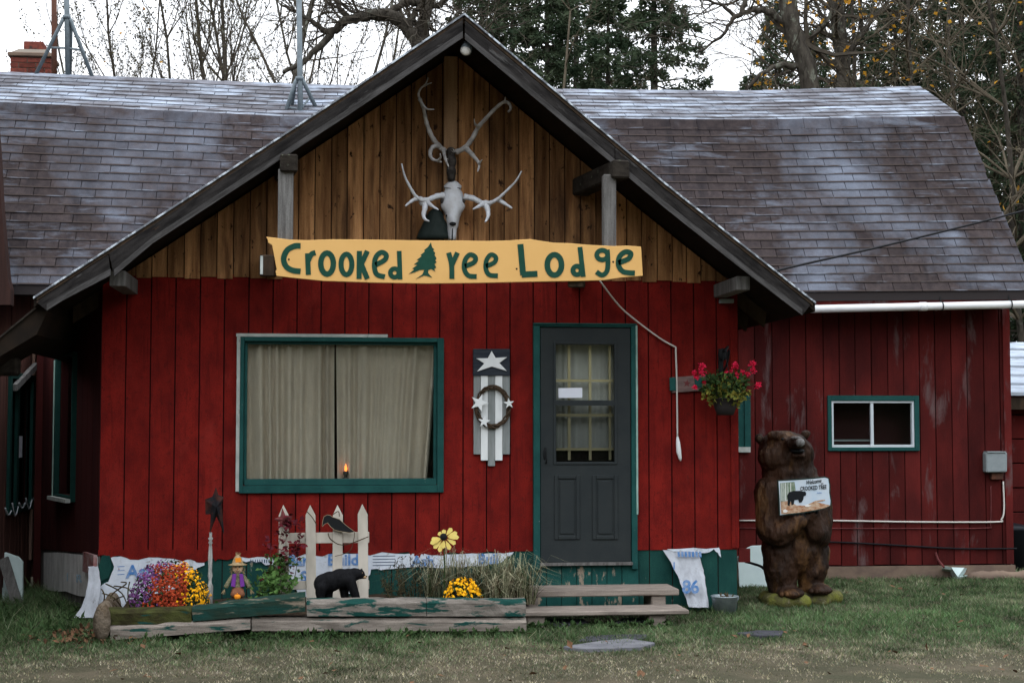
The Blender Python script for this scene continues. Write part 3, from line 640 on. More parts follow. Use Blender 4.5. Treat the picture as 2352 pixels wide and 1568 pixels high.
# ---- house wrap on the skirt
def wrapsheet(poly, d, t, m, name='house_wrap', par=None):
    return flat(poly, d, t).build(name, m, par or lodge)
def ragged(pts, amp, n=5, seed=1):
    rr = random.Random(seed); out = []
    for (a, b) in zip(pts[:-1], pts[1:]):
        for k in range(n):
            t = k / n; out.append((a[0] + (b[0] - a[0]) * t + rr.uniform(-1, 1) * amp * .5, a[1] + (b[1] - a[1]) * t + rr.uniform(-1, 1) * amp))
    out.append(pts[-1]); return out
top1 = ragged([(254, 1278), (330, 1276), (420, 1272), (470, 1276)], 2, 5, 3)
bot1 = ragged([(470, 1300), (440, 1308), (400, 1350), (330, 1400), (228, 1404), (222, 1352), (250, 1335), (262, 1300)], 3, 4, 4)
wr1 = wrapsheet(top1 + bot1, .004, .003, M['wrap'])
top2 = ragged([(535, 1277), (580, 1271), (640, 1272), (700, 1272), (760, 1270), (850, 1268), (930, 1271), (980, 1272), (1080, 1270), (1140, 1268), (1180, 1267)], 2.5, 4, 5)
bot2 = ragged([(1172, 1274), (1150, 1290), (1100, 1300), (1020, 1302), (900, 1305), (852, 1305), (840, 1345), (790, 1372), (690, 1378), (672, 1330), (655, 1320), (630, 1300), (590, 1290), (540, 1284)], 4, 4, 6)
wr2 = wrapsheet(top2 + bot2, .004, .003, M['wrap'])
red_drip = ragged([(225, 1262), (400, 1262), (700, 1264), (1000, 1262), (1180, 1262)], 0, 8, 1) + ragged([(1180, 1266), (1060, 1271), (975, 1272), (960, 1279), (940, 1270), (760, 1272), (640, 1277), (500, 1283), (470, 1290), (420, 1284), (300, 1280), (225, 1276)], 4.5, 6, 9)
flat(red_drip, .0065, .002).build('red_overspray', M['red'], wall)
def letters(body, px, py, hpx, m, par, d=.0095, bold=.004, xs=1.0, italic=0):
    t = text_mb(body, 1.0, .028); k = hpx / PXM(d, px) / .73; o = F(px, py, d)
    t2 = MB(); t2.f = t.f; t2.v = [(o.x + (x + italic * y) * k * xs, o.y - z * .6, o.z + y * k) for x, y, z in t.v]
    return t2.build('lettering', m, par)
letters('Ash', 290, 1326, 30, M['wrapblue'], wr1, xs=1.0)
letters('Barn', 662, 1298, 26, M['wrapblue'], wr2, xs=.9)
letters('Buildi', 752, 1297, 26, M['wrapblue'], wr2, xs=1.0)
letters('S', 690, 1334, 24, M['wrapblue'], wr2, xs=1.0)
letters('Ash', 946, 1299, 24, M['wrapblue'], wr2)
letters('Buil', 1098, 1294, 24, M['wrapblue'], wr2, xs=.95)
for i in range(4):
    r = [(856, 1276 + 7 * i), (908, 1275 + 7 * i), (908, 1276.6 + 7 * i), (856, 1277.6 + 7 * i)]; flat(r, .0055, .001).build('print_line', M['wrapdark'], wr2)
rr = random.Random(4)
for i in range(10):
    x = 575 + i * 5.2; r = [(x, 1284), (x + rr.uniform(1.2, 3.2), 1284), (x + 2.2, 1292), (x, 1292)]; flat(r, .0055, .001).build('print_bar', M['wrapdark'], wr2)
for i in range(3):
    r = [(270, 1300 + 9 * i), (286, 1299 + 9 * i), (286, 1300.6 + 9 * i), (270, 1301.6 + 9 * i)]; flat(r, .0055, .001).build('print_line', M['wrapblue'], wr1)
# dirty wrap on the angled wall, and the torn strip hanging at the corner
def wrap_left():
    pts = ragged([(101, 1266), (150, 1271), (200, 1274), (226, 1277), (226, 1300), (222, 1372), (197, 1369), (150, 1358), (100, 1352)], 2.5, 3, 8)
    P = []
    for x, y in pts:
        s_, z_ = FL.at(x, y, .004); P.append(FL.pt(min(s_, LL), z_, .004))
    mb = MB().prism(P, -FL.n * .003); return mb.build('house_wrap', M['wrap_old'], lodge)
wl = wrap_left()
def hang_strip(pts, wid, name, m, dfun, par, nx=5, seed=2):
    rr = random.Random(seed); mb = MB(); vs = []
    sp = spline([(p[0], p[1], 0) for p in pts], 5); n = len(sp)
    for i, p in enumerate(sp):
        t = i / (n - 1); wv = wid[0] + (wid[1] - wid[0]) * t
        for k in range(nx):
            u = k / (nx - 1) - .5
            vs.append(F(p.x + u * wv + rr.uniform(-1, 1), p.y + rr.uniform(-1, 1), dfun(t) + .02 * math.sin(k * 2.3 + t * 4) * (.3 + t)))
    fs = [(i * nx + k, i * nx + k + 1, (i + 1) * nx + k + 1, (i + 1) * nx + k) for i in range(n - 1) for k in range(nx - 1)]
    back = [Vector(v) + V(0, .004, 0) for v in vs]; m0 = len(vs)
    mb.add(vs, fs); mb.add(back, [f[::-1] for f in fs]); return mb.build(name, m, par, smooth=True)
hang_strip([(214, 1300), (216, 1340), (208, 1385), (192, 1418)], (22, 44), 'torn_wrap_strip', M['wrap_flap'], lambda t: .03 + .16 * t, wl, seed=3)
mb = MB(); s0, z0_ = FL.at(192, 1311, .03); s1, z1_ = FL.at(222, 1276, .03); FL.box(mb, s0, min(s1, LL), z0_, z1_, .008, .04); mb.build('patch_board', mat('patchy_red_board', (.20, .06, .055), (.33, .25, .24), (20, 20, 12), rough=.9), lwall)
for _i, _c in enumerate('SBR'): letters(_c, 130 + 22 * _i, 1330 + 3 * _i, 18, mat('faded_blue_print', (.16, .22, .26)), wl, d=-1.62 + .56 * _i, xs=.9)
# green paint left at the corner
flat(ragged([(234, 1275), (252, 1275), (256, 1300), (248, 1328), (226, 1338), (226, 1300), (234, 1275)], 1.5, 3, 2), .009, .003).build('paint_patch', M['green_skirt'], skirt)
# flap of wrap hanging right of the door
flap = hang_strip([(1562, 1262), (1580, 1300), (1592, 1340), (1606, 1394)], (80, 46), 'hanging_wrap_flap', M['wrap_flap'], lambda t: .02 + .20 * t ** 1.5, lodge, nx=7, seed=5)
flat(ragged([(1532, 1260), (1652, 1258), (1656, 1278), (1640, 1262), (1620, 1268), (1545, 1266), (1532, 1260)], 2, 4, 3), .024, .003).build('house_wrap', M['wrap'], lodge)
for i in range(7):
    x = 1556 + i * 8.2; flat([(x, 1266), (x + 5.4, 1266), (x + 6, 1279), (x + 1, 1278)], .058, .001).build('print_bar', M['wrapblue'], flap)
letters('8', 1567, 1361, 30, M['wrapblue'], flap, d=.200); letters('6', 1586, 1361, 30, M['wrapblue'], flap, d=.205)
letters('l', 1546, 1306, 16, M['wrapblue'], flap, d=.10)

# small wall bits on the lodge
mb = MB(); r = rc(1651, 688, 1681, 697); mb.box(r[0], r[1], -.07, 0, r[2], r[3]); mb.build('metal_bracket', M['greybox'], wall)
mb = MB(); r = rc(1701, 1259, 1722, 1290, -.02); mb.box(XR + .013, r[1], -.0, .03, r[2], r[3]); mb.build('stub_board', M['red_old'], rwall)

# ------------------------------------------------------------------ long house behind with the barn-shaped roof
house = thing('gambrel_house', (1.5, YB, 0), 'long dark red house with frosty brown barn-shaped shingle roof behind the gabled front', 'building')
FM = Frame((0, YB, 0), (1, 0, 0))
YE, YR = YB - .42, 4.35
def onY(pts, Y): return [hit(x, y, (0, Y, 0), (0, 1, 0)) for x, y in pts]
_E = onY([(30, 655), (1000, 664), (1810, 672), (2372, 668)], YE)
_K = onY([(0, 240), (300, 256), (640, 273), (1000, 277), (1390, 278), (1700, 281), (2210, 272)], YK)
_Rg = onY([(0, 168), (400, 185), (700, 197), (1000, 203), (1300, 208), (1700, 212), (2112, 201)], YR)
def zl(P, x): return interp([p.x for p in P], [p.z for p in P], x)
Xw = hit(78, 980, (0, YB, 0), (0, 1, 0)).x
XH = hit(2318, 1000, (0, YB, 0), (0, 1, 0)).x
XRE, XRK, XRR = _E[-1].x, _K[-1].x, _Rg[-1].x
def PL(x, v): return V(x, YE + (YK - YE) * v, zl(_E, x) * (1 - v) + zl(_K, x) * v)
def PU(x, v): return V(x, YK + (YR - YK) * v, zl(_K, x) * (1 - v) + zl(_Rg, x) * v)
def xr_l(v): return XRE + (XRK - XRE) * v
def xr_u(v): return XRK + (XRR - XRK) * v
dm = MB(); nX = 24
rows = [(lambda x: PL(x, 0), XRE), (lambda x: PL(x, 1), XRK), (lambda x: PU(x, 1), XRR), (lambda x: V(x, 2 * YR - YK, zl(_K, x)), XRK), (lambda x: V(x, 2 * YR - YE, zl(_E, x)), XRE)]
vs = []
for off in (.008, .09):
    for fn, xr in rows:
        for i in range(nX + 1):
            x = Xw - 1.8 + (xr - .015 - Xw + 1.8) * i / nX; p = fn(x); p.z -= off; vs.append(p)
nr = len(rows); W1 = nX + 1
fs = []
for lay in (0, 1):
    for j in range(nr - 1):
        for i in range(nX):
            o = lay * nr * W1; fs.append((o + j * W1 + i, o + j * W1 + i + 1, o + (j + 1) * W1 + i + 1, o + (j + 1) * W1 + i))
o = nr * W1
for i in range(nX):
    fs.append((i, i + 1, o + i + 1, o + i)); k = (nr - 1) * W1; fs.append((k + i, k + i + 1, o + k + i + 1, o + k + i))
for j in range(nr - 1):
    for i in (0, nX): fs.append((j * W1 + i, (j + 1) * W1 + i, o + (j + 1) * W1 + i, o + j * W1 + i))
dm.add(vs, fs); hroof = dm.build('roof', M['deck'], house)
# shingles, one by one
TW = .305; tilem = {}
def tile_geo(L_, wd, th=.014):
    g = .0034; x = wd / 2 - g; s = .016; ts = th + (.003 - th) * s / L_
    return [(-x, 0, .001), (x, 0, .001), (x, L_, -.004), (-x, L_, -.004), (-x, 0, th), (x, 0, th), (x, L_, .003), (-x, L_, .003), (x, s, ts), (-x, s, ts)]
TF = [(0, 3, 2, 1), (9, 8, 6, 7), (0, 1, 5, 4), (1, 2, 6, 8, 5), (2, 3, 7, 6), (3, 0, 4, 9, 7), (4, 5, 8, 9)]
TM = [0, 0, 0, 0, 0, 0, 1]
tiles = []
def lay(P, xr, nrow, m):
    for i in range(nrow):
        v0 = i / nrow; ex_ = (P(0, 1) - P(0, 0)).length / nrow; off = (i % 2) * .5 + random.uniform(-.12, .12)
        k = -1
        while True:
            x0 = Xw - 1.6 + (k + off) * TW; x1 = x0 + TW; k += 1
            if x0 > xr(v0) + .01: break
            x1c = min(x1, xr(v0) + .02); wd = x1c - x0
            if wd < .04: continue
            xc = (x0 + x1c) / 2; p = P(xc, v0)
            ex = (P(xc + .2, v0) - P(xc - .2, v0)).normalized(); ev = (P(xc, min(v0 + .2, 1.0)) - P(xc, v0)).normalized()
            en = ex.cross(ev).normalized(); ev = en.cross(ex)
            if _rx[0] < xc < _rx[-1] and p.z < zTop(xc) - .10: continue
            px, py, pz = proj(p); vis = -20 < px < 2372 and py > -10 and not (78 < px < 1872 and py > topPx(px) + 4)
            tiles.append((pz if vis else 999, p, ex, ev, en, wd, ex_ * 1.3, m))
lay(PL, xr_l, 21, 'shingle'); lay(PU, xr_u, 9, 'shingle_frost')
tiles.sort(key=lambda t: t[0])
rest = {'shingle': MB(), 'shingle_frost': MB()}
HL = rootloc(house)
for n_, (pz, p, ex, ev, en, wd, L_, m) in enumerate(tiles):
    yaw = random.uniform(-.006, .006); ex2 = (ex + ev * yaw).normalized(); ev2 = en.cross(ex2)
    lift = random.uniform(0, .003) + (.004 if random.random() < .06 else 0)
    if n_ < 290:
        full = abs(wd - TW) < .001
        key = (m, round(L_, 3)) if full else None
        if key and key in tilem: me = tilem[key]
        else:
            me = bpy.data.meshes.new('shingle'); me.from_pydata(tile_geo(L_, wd), [], TF); me.materials.append(M[m]); me.materials.append(M['frostline']); me.polygons.foreach_set('material_index', TM)
            if key: tilem[key] = me
        ob = bpy.data.objects.new('shingle', me); COL.objects.link(ob); ob.parent = hroof
        mt = Matrix((ex2, ev2, en)).transposed().to_4x4(); mt.translation = p + en * lift - HL; ob.matrix_local = mt
    else:
        rest[m].add([p + ex2 * a + ev2 * b + en * (c + lift) for a, b, c in tile_geo(L_, wd)], TF)
for m, mb in rest.items():
    ob = mb.build('shingle_field', M[m], hroof, kind='stuff'); ob.data.materials.append(M['frostline'])
    if len(ob.data.polygons) % 7 == 0: ob.data.polygons.foreach_set('material_index', TM * (len(ob.data.polygons) // 7))
# ridge caps, and the rounded course over the knee
def caps(P0, P1, xr, m, wd, name):
    x = Xw - 1.6
    while x < xr - .05:
        x1 = min(x + .30, xr + .01); mb = MB(); a0, a1 = P0(x), P0(x1); b0, b1 = P1(x), P1(x1)
        dn = V(0, 0, -1)
        top0, top1 = a0 + V(0, 0, .022), a1 + V(0, 0, .014)
        f0 = a0 + (b0 - a0).normalized() * wd + V(0, -.006, .016); f1 = a1 + (b1 - a1).normalized() * wd + V(0, -.006, .010)
        back0 = a0 + V(0, wd * .9, -.02 + .02); back1 = a1 + V(0, wd * .9, -.02 + .012)
        up = V(0, 0, .008)
        mb.add([f0, f1, top1, top0, back1, back0], [(0, 1, 2, 3), (3, 2, 4, 5)])
        mb.add([q - up for q in (f0, f1, top1, top0, back1, back0)], [(3, 2, 1, 0), (5, 4, 2, 3)])
        mb.add([f0, f1, f1 - up, f0 - up, top0, top0 - up], [(0, 3, 2, 1), (0, 4, 5, 3)])
        mb.build(name, M[m], hroof); x = x1
caps(lambda x: PU(x, 1), lambda x: PU(x, 0), XRR, 'shingle_frost', .13, 'ridge_shingle')
x = Xw - 1.6
while x < XRK - .05:
    x1 = min(x + .305, XRK + .01); mb = MB(); vs = []
    for xx, o in ((x + .002, .016), (x1 - .002, .013)):
        a = PL(xx, 1); dn = (PL(xx, .9) - a).normalized(); up_ = (PU(xx, .1) - a).normalized(); n1 = V(0, -.86, .5); n2 = V(0, -.45, .89)
        vs += [a + dn * .13 + n1 * o, a + dn * .04 + n1 * (o + .006), a + n2 * (o + .012) + V(0, -.004, 0), a + up_ * .05 + n2 * o, a + dn * .13 + n1 * .0, a + up_ * .05]
    fs = [(i, i + 6, i + 7, i + 1) for i in range(3)] + [(0, 4, 10, 6), (0, 1, 2, 3, 5, 4), (6, 10, 11, 9, 8, 7)]
    mb.add(vs, fs); mb.build('knee_shingle', M['shingle'], hroof); x = x1
# long house front wall
hw = rc(1905, 915, 2105, 1030, -YB); hwo = hw
sw2 = rc(1680, 915, 1716, 1026, -YB)
hb = MB(); zt_ = lambda x: zl(_E, x) + .05
xs = sorted([PLb.x, sw2[0], sw2[1], hw[0], hw[1], XH])
def hbox(a0, a1, z0, z1=None, zt=None): FM.box(hb, a0, a1, z0, z1 or 0, -.12, -.02, zt=zt)
xa = PLb.x - 1.9
for c0, c1, h in ((xa, sw2[0], None), (sw2[0], sw2[1], sw2), (sw2[1], hw[0], None), (hw[0], hw[1], hw), (hw[1], XH, None)):
    if h: hbox(c0, c1, .12, h[2]); hbox(c0, c1, h[3], zt=(zt_(c0), zt_(c1)))
    else: hbox(c0, c1, .12, zt=(zt_(c0), zt_(c1)))
hwall = hb.build('house_wall', M['red_back'], house)
zS = lambda a: interp([0, XH], [hit(1500, 1301, (0, YB, 0), (0, 1, 0)).z, hit(2320, 1294, (0, YB, 0), (0, 1, 0)).z], a)
siding(FM, hwall, XR - .05, XH, zS, lambda a: zl(_E, a) + .03, .182, .011, -.018, 0, M['red_old'], holes=[hw, sw2], jit=.003, zj=.006, wj=.06)
siding(FM, hwall, xa, XR - .06, lambda a: .12, lambda a: zl(_E, a) + .03, .182, .007, -.018, 0, M['brown_wall'], jit=.003)
mb = MB(); FM.box(mb, XH - .06, XH + .02, zS(XH), 2.96, .001, .018); mb.build('corner_board', M['red_old'], hwall)
mb = MB(); FM.box(mb, XR - .6, XH + .03, -.05, .10, -.3, .03, zt=(zS(XR) - .012, zS(XH) - .012)); mb.build('foundation', M['concrete'], house)
# end wall and back
ge = [(YB + .0, .1), (YB, zl(_E, XH)), (YK, zl(_K, XH) - .1), (YR, zl(_Rg, XH) - .1), (2 * YR - YK, zl(_K, XH) - .1), (2 * YR - YB, zl(_E, XH)), (2 * YR - YB, .1)]
mb = MB(); mb.prism([(XRR - .02 + .0, y + .02, z) for y, z in ge], (-.08, 0, 0)); mb.build('end_wall', M['red_old'], house)
mb = MB(); mb.box(Xw - .3, XRR - .1, 2 * YR - YB - .1, 2 * YR - YB, 0, 2.9); mb.build('back_wall', M['red_old'], house)
mb = MB(); FM.box(mb, -5, XH - .05, 2.90, 2.98, .02, .36); mb.build('soffit', M['darkwood'], house)
mb = MB(); FM.box(mb, XR, XRE - .03, 2.985, 3.02, .38, .405, zt=(zl(_E, XR) - .03, zl(_E, XRE) - .03), zb=(zl(_E, XR) - .16, zl(_E, XRE) - .16)); mb.build('fascia', M['red_old'], house)
# sliding window
def r2(x0, y0, x1, y1, d=0): return rc(x0, y0, x1, y1, -YB + d)
pn = MB(); gi2 = r2(1914, 927, 2096, 1021); FM.box(pn, gi2[0] - .01, gi2[1] + .01, gi2[2] - .01, gi2[3] + .01, -.03, -.026); w2 = pn.build('sliding_window', glass(), house)
frame_rect(FM, w2, 'window_trim', M['green'], r2(1900, 908, 2110, 1035), r2(1909, 920, 2099, 1027), .001, .026)
frame_rect(FM, w2, 'window_frame', M['alum'], r2(1909, 920, 2099, 1027), r2(1914, 925, 2094, 1021), -.04, .012, bevel=.002)
mb = MB(); r = r2(2000, 925, 2006, 1021); FM.box(mb, r[0], r[1], r[2], r[3], -.024, .006); mb.build('meeting_rail', M['alum'], w2)
mb = MB(); r = r2(1914, 1009, 2000, 1013, -.05); FM.box(mb, r[0], r[1], r[2], r[3], -.06, -.05); mb.build('inner_track', M['greybox'], w2)
mb = MB(); r = r2(1890, 880, 2130, 1050, -.25); FM.box(mb, r[0], r[1], r[2], r[3], -.34, -.32); mb.build('dim_room_sheet', mat('dim_red_interior', (.030, .008, .009)), w2)  # added sheet, the dimness of the room behind put into its colour
# half-hidden narrow window
pn = MB(); FM.box(pn, sw2[0], sw2[1], sw2[2], sw2[3], -.03, -.026); w3 = pn.build('narrow_window', glass(), house)
mb = MB(); r = r2(1709, 908, 1723, 1026); FM.box(mb, r[0], r[1], r[2], r[3], .001, .026); mb.build('window_trim', M['green'], w3)
mb = MB(); r = r2(1693, 908, 1708.5, 1026); FM.box(mb, r[0], r[1], r[2], r[3], -.02, .012); mb.build('sash', M['green'], w3)
mb = MB(); r = r2(1680, 1026, 1721, 1038); FM.box(mb, r[0], r[1], r[2], r[3], .001, .05); mb.build('sill', M['white_chip'], w3)
# chimney
chx0, chx1 = hit(24, 140, (0, 5.0, 0), (0, 1, 0)).x, hit(116, 140, (0, 5.0, 0), (0, 1, 0)).x
ctop = hit(70, 131, (0, 5.0, 0), (0, 1, 0)).z
cm = MB(); cm.box(chx0 + .012, chx1 - .012, 5.012, 5.45, 4.6, ctop); chim = cm.build('chimney', M['mortar'], hroof)
bh = .062; z = ctop - bh; row = 0
while z > ctop - .5:
    bw = .195; x = chx0 - (row % 2) * bw / 2
    while x < chx1 - .01:
        a, b = max(x, chx0), min(x + bw - .01, chx1)
        if b - a > .02: MB().box(a, b, 5.0, 5.09, z, z + bh - .010).build('brick', M['brick'], chim)
        x += bw
    y = 5.095 + (row % 2) * .09
    while y < 5.4:
        MB().box(chx0, chx0 + .09, y, min(y + .185, 5.45), z, z + bh - .010).build('brick', M['brick'], chim); y += .195
    z -= bh; row += 1
mb = MB(); cz = ctop
mb.box(chx0 - .03, chx1 + .02, 4.97, 5.48, cz, cz + .05); mb.build('chimney_cap', M['concrete'], chim, bevel=.01)
mb = MB(); r = (hit(54, 118, (0, 5.1, 0), (0, 1, 0)).x, hit(99, 118, (0, 5.1, 0), (0, 1, 0)).x)
mb.hexa([(chx0, 5.0, cz + .05), (chx1, 5.0, cz + .05), (chx1, 5.44, cz + .05), (chx0, 5.44, cz + .05), (r[0] - .05, 5.08, cz + .11), (r[1] + .05, 5.08, cz + .11), (r[1] + .05, 5.36, cz + .11), (r[0] - .05, 5.36, cz + .11)]); mb.build('mortar_crown', M['mortar'], chim)
mb = MB(); mb.box(r[0], r[1], 5.1, 5.34, cz + .11, cz + .21); mb.build('clay_flue', M['brick'], chim, bevel=.008)

# left wing: wall facing right, seen on edge
FW = Frame((Xw, -3.2, 0), (0, 1, 0))
aw0, aw1 = FW.at(20, 1000)[0], FW.at(68, 1000)[0]; zw1, zw0 = FW.at(45, 872)[1], FW.at(45, 1160)[1]
wb = MB()
FW.box(wb, 0, aw0, 0, 2.42, -2.8, -.03); FW.box(wb, aw1, YB + 3.2 - .01, 0, 2.42, -2.8, -.03); FW.box(wb, aw0, aw1, 0, zw0, -2.8, -.03); FW.box(wb, aw0, aw1, zw1, 2.42, -2.8, -.03); FW.box(wb, aw0, aw1, zw0, zw1, -2.8, -.9)
wing = wb.build('side_wing', M['red_back'], house)
siding(FW, wing, 2.2, YB + 3.2 - .002, lambda a: .05, lambda a: 2.40, .13, .012, -.025, 0, M['brown_wall'], holes=[(aw0, aw1, zw0, zw1)], jit=.006)
mb = MB(); FW.box(mb, YB + 3.2 - .16, YB + 3.2 - .03, .3, 2.38, .002, .03); mb.build('corner_board', mat('pale_corner_board', (.24, .15, .11), (.16, .10, .08), (20, 20, 2), rough=.9), wing)
mb = flat([(24, 664), (18, 640), (11, 566), (3, 472), (-3, 357), (-12, 240), (-260, 240), (-260, 700), (24, 700)], -1.86, .16); mb.build('wing_gable', mat('dark_brown_siding', (.045, .022, .018), (.025, .014, .012), (20, 20, 1.5), rough=.9), house)
ww = MB(); FW.box(ww, aw0, aw1, zw0, zw1, -.05, -.045); ww = ww.build('wing_window', glass(), house)
frame_rect(FW, ww, 'window_trim', M['green_shaded'], (aw0 - .08, aw1 + .08, zw0 - .06, zw1 + .06), (aw0, aw1, zw0, zw1), -.04, .03)
mb = MB(); FW.box(mb, (aw0 + aw1) / 2 - .04, (aw0 + aw1) / 2 + .04, zw0, zw1, -.04, -.01); mb.build('mullion', M['green_shaded'], ww)
mb = MB(); p, q = FW.at(37, 1052), FW.at(57, 1008); FW.box(mb, (aw0 + aw1) / 2 + .06, (aw0 + aw1) / 2 + .35, p[1], q[1] + .03, -.044, -.04); mb.build('notice', M['paper'], ww)
mb = MB(); mb.beam(V(Xw + .04, FW.at(24, 886)[0] - 3.2, FW.at(24, 890)[1] + .0), V(Xw + .05, FW.at(70, 858)[0] - 3.2, FW.at(70, 858)[1] + .08), .04, .06); mb.build('slanting_board', M['oldwood'], ww)
mb = MB(); a = F(-40, 840, .35); b = F(44, 842, .35); mb.beam(V(Xw - .05, -.35, a.z), b, .16, .15, up=(0, 0, 1)); mb.build('beam_end', M['lookout'], wing, bevel=.02)
hang = MB()
rr = random.Random(3)
for k in range(5):
    p = FW.pt(FW.at(4 + 16 * k, 1165)[0], FW.at(20, 1162 - 2 * k)[1] + .02 * (k % 2), .03); q = FW.pt(FW.at(18 + 16 * k, 1165)[0], FW.at(20, 1172 - 5 * k)[1], .03)
    hang.tube(spline([p, (p + q) / 2 - V(0, 0, .05 * (1 + k % 2)), q], 4), .008, 5)
hang.build('torn_plastic', M['wrap_flap'], wing, smooth=True)
mb = MB(); r = rc(82, 780, 99, 1362, -2.3); mb.box(r[0], r[1], 2.26, 2.34, .0, 3.0); mb.build('corner_post', M['red_shaded'], wing)
# ------------------------------------------------------------------ the sign
def zs(p): return (588 + p[0] * .3906, 514.5 + p[1] * .3906)
SD = RD + .08
sgn = thing('lodge_sign', F(1040, 640, SD), 'long crooked yellow board sign lettered Crooked Tree Lodge in dark green', 'sign')
otl = [(60, 75), (120, 82), (200, 92), (300, 95), (450, 90), (700, 92), (1000, 97), (1200, 97), (1340, 100), (1480, 97), (1610, 88), (1670, 98), (1750, 110), (1850, 113), (1950, 122), (2100, 130), (2180, 127), (2265, 133),
       (2275, 305), (2150, 315), (2050, 330), (1900, 335), (1600, 340), (1300, 347), (1000, 350), (700, 345), (400, 335), (200, 315), (120, 305), (115, 275), (122, 270), (95, 125), (70, 108), (72, 100)]
flat([zs(p) for p in otl], SD, .035).build('board', M['sign'], sgn, bevel=.003)
def letter(*strokes, w=30):
    mb = MB()
    for i, s_ in enumerate(strokes):
        closed = len(s_) == 4 and not hasattr(s_[0], '__len__')
        if closed:
            cx, cy, rx, ry = s_; pts = [(cx + rx * math.cos(a * math.pi / 12), cy + ry * math.sin(a * math.pi / 12), 0) for a in range(24)]
        else:
            pts = [(p[0], p[1], 0) for p in s_]; pts = spline(pts, 5) if len(pts) > 2 else pts
        pts = [zs(p) for p in pts]
        ribbon(mb, pts, w * .3906, SD + .004 + .0005 * i, .0045 + .0005 * i, closed)
    mb.build('letter', M['signgreen'], sgn)
letter([(262, 128), (225, 130), (182, 155), (162, 205), (178, 250), (215, 272), (262, 278)], w=33)
letter([(303, 172), (308, 298)], [(308, 215), (325, 178), (350, 168)], w=30)
letter((418, 232, 37, 62), w=32)
letter((532, 237, 32, 60), w=30)
letter([(608, 158), (606, 322)], [(655, 158), (615, 245)], [(618, 232), (655, 322)], w=30)
letter([(702, 240), (755, 212), (766, 182), (738, 166), (706, 192), (696, 245), (710, 295), (758, 310)], w=29)
letter([(842, 158), (848, 325)], (815, 287, 25, 25), w=27)
letter([(1133, 168), (1150, 240), (1152, 322)], [(1152, 240), (1185, 168)], w=29)
letter([(1228, 248), (1282, 225), (1290, 195), (1258, 180), (1230, 212), (1225, 262), (1248, 302), (1298, 308)], w=28)
letter([(1352, 248), (1402, 225), (1410, 195), (1382, 180), (1356, 212), (1352, 262), (1372, 298), (1422, 304)], w=27)
letter([(1555, 118), (1571, 300)], [(1563, 297), (1655, 292)], w=35)
letter((1755, 240, 42, 60), w=33)
letter([(1905, 135), (1925, 310)], (1888, 272, 24, 25), w=28)
letter((2036, 182, 32, 28), [(2066, 150), (2070, 225), (2063, 278), (2035, 300), (2002, 280)], w=28)
letter([(2130, 228), (2190, 204), (2204, 172), (2170, 164), (2138, 192), (2132, 240), (2160, 280), (2228, 288)], w=30)
tre = [(1028, 108), (1036, 138), (1048, 148), (1042, 156), (1054, 170), (1050, 182), (1062, 202), (1054, 212), (1062, 224), (1050, 236), (1060, 256), (1048, 262), (1054, 278), (1030, 264), (1014, 270), (1012, 288), (1036, 314), (1006, 305), (990, 302), (940, 322), (978, 296), (990, 268),
       (962, 270), (932, 284), (900, 292), (932, 266), (918, 262), (950, 240), (930, 236), (960, 214), (946, 210), (975, 188), (968, 182), (992, 162), (990, 152), (1012, 134)]
flat([zs(p) for p in tre], SD + .004, .0045).build('tree_emblem', M['signgreen'], sgn)
for p in ((193, 208), (2100, 222), (1533, 263)):
    c = F(*zs(p), SD + .001); MB().ell(c, (.008, .004, .008), 8, 4).build('screw', M['black'], sgn)

# ------------------------------------------------------------------ skulls on the gable post
def zk(x, y, d=.2): return F(900.4 + x * .2696, 147 + y * .2696, d)
KM = .2696 / PXM(.2)              # metres per zoom unit
def horn(mb, pts, r0, r1, d0, d1):
    n = len(pts); P = [zk(p[0], p[1], d0 + (d1 - d0) * i / (n - 1)) for i, p in enumerate(pts)]; P = spline(P, 4)
    mb.tube(P, [.74 * (r0 + (r1 - r0) * (i / (len(P) - 1))) * (1 + .10 * math.sin(i * 2.1)) for i in range(len(P))], 8)
sk = thing('antlered_skull', zk(515, 1500, .16), 'white bleached skull with wide palmate antlers just above the yellow sign', 'skull')
LV = [(1000, 30, .02), (1008, 44, .04), (1040, 78, .055), (1075, 66, .06), (1100, 84, .075), (1130, 90, .08), (1165, 92, .085), (1205, 108, .085), (1235, 98, .085), (1262, 78, .08), (1300, 63, .08), (1345, 54, .075), (1375, 48, .065), (1410, 41, .055), (1460, 37, .05), (1498, 34, .045), (1502, 20, .03)]
mb = MB(); vs = []; ns = 20
for (y, hw, dp_) in LV:
    c = zk(518 - (y > 1380) * 5, y, .12)
    for k_ in range(ns):
        a = 2 * math.pi * k_ / ns; ca, sa = math.cos(a), math.sin(a)
        vs.append(c + V(hw * KM * math.copysign(abs(ca) ** .8, ca), -dp_ * (max(sa, 0) ** .9) * (1.25 - .25 * abs(ca)) + .012 * max(-sa, 0), .004 * math.sin(3 * a + y)))
n_ = len(LV); mb.add(vs, [(i * ns + k_, i * ns + (k_ + 1) % ns, (i + 1) * ns + (k_ + 1) % ns, (i + 1) * ns + k_) for i in range(n_ - 1) for k_ in range(ns)] + [tuple(range(ns)), tuple(range((n_ - 1) * ns, n_ * ns))])
mb.build('skull', M['bone'], sk, smooth=True)
flat([(900.4 + x * .2696, 147 + y * .2696) for x, y in ((512, 1400), (520, 1400), (518, 1502), (508, 1502))], .195, .03).build('tooth_gap', M['black'], sk)
for sx in (-1, 1): MB().ell(zk(518 + 92 * sx, 1165, .165), (16 * KM, .02, 24 * KM)).build('eye_socket', M['skulldark'], sk)
mb = MB(); mb.tube([zk(440, 1052, .17), zk(500, 1060, .187), zk(560, 1056, .18), zk(594, 1062, .165)], .0025, 5); mb.build('crack', M['black'], sk)
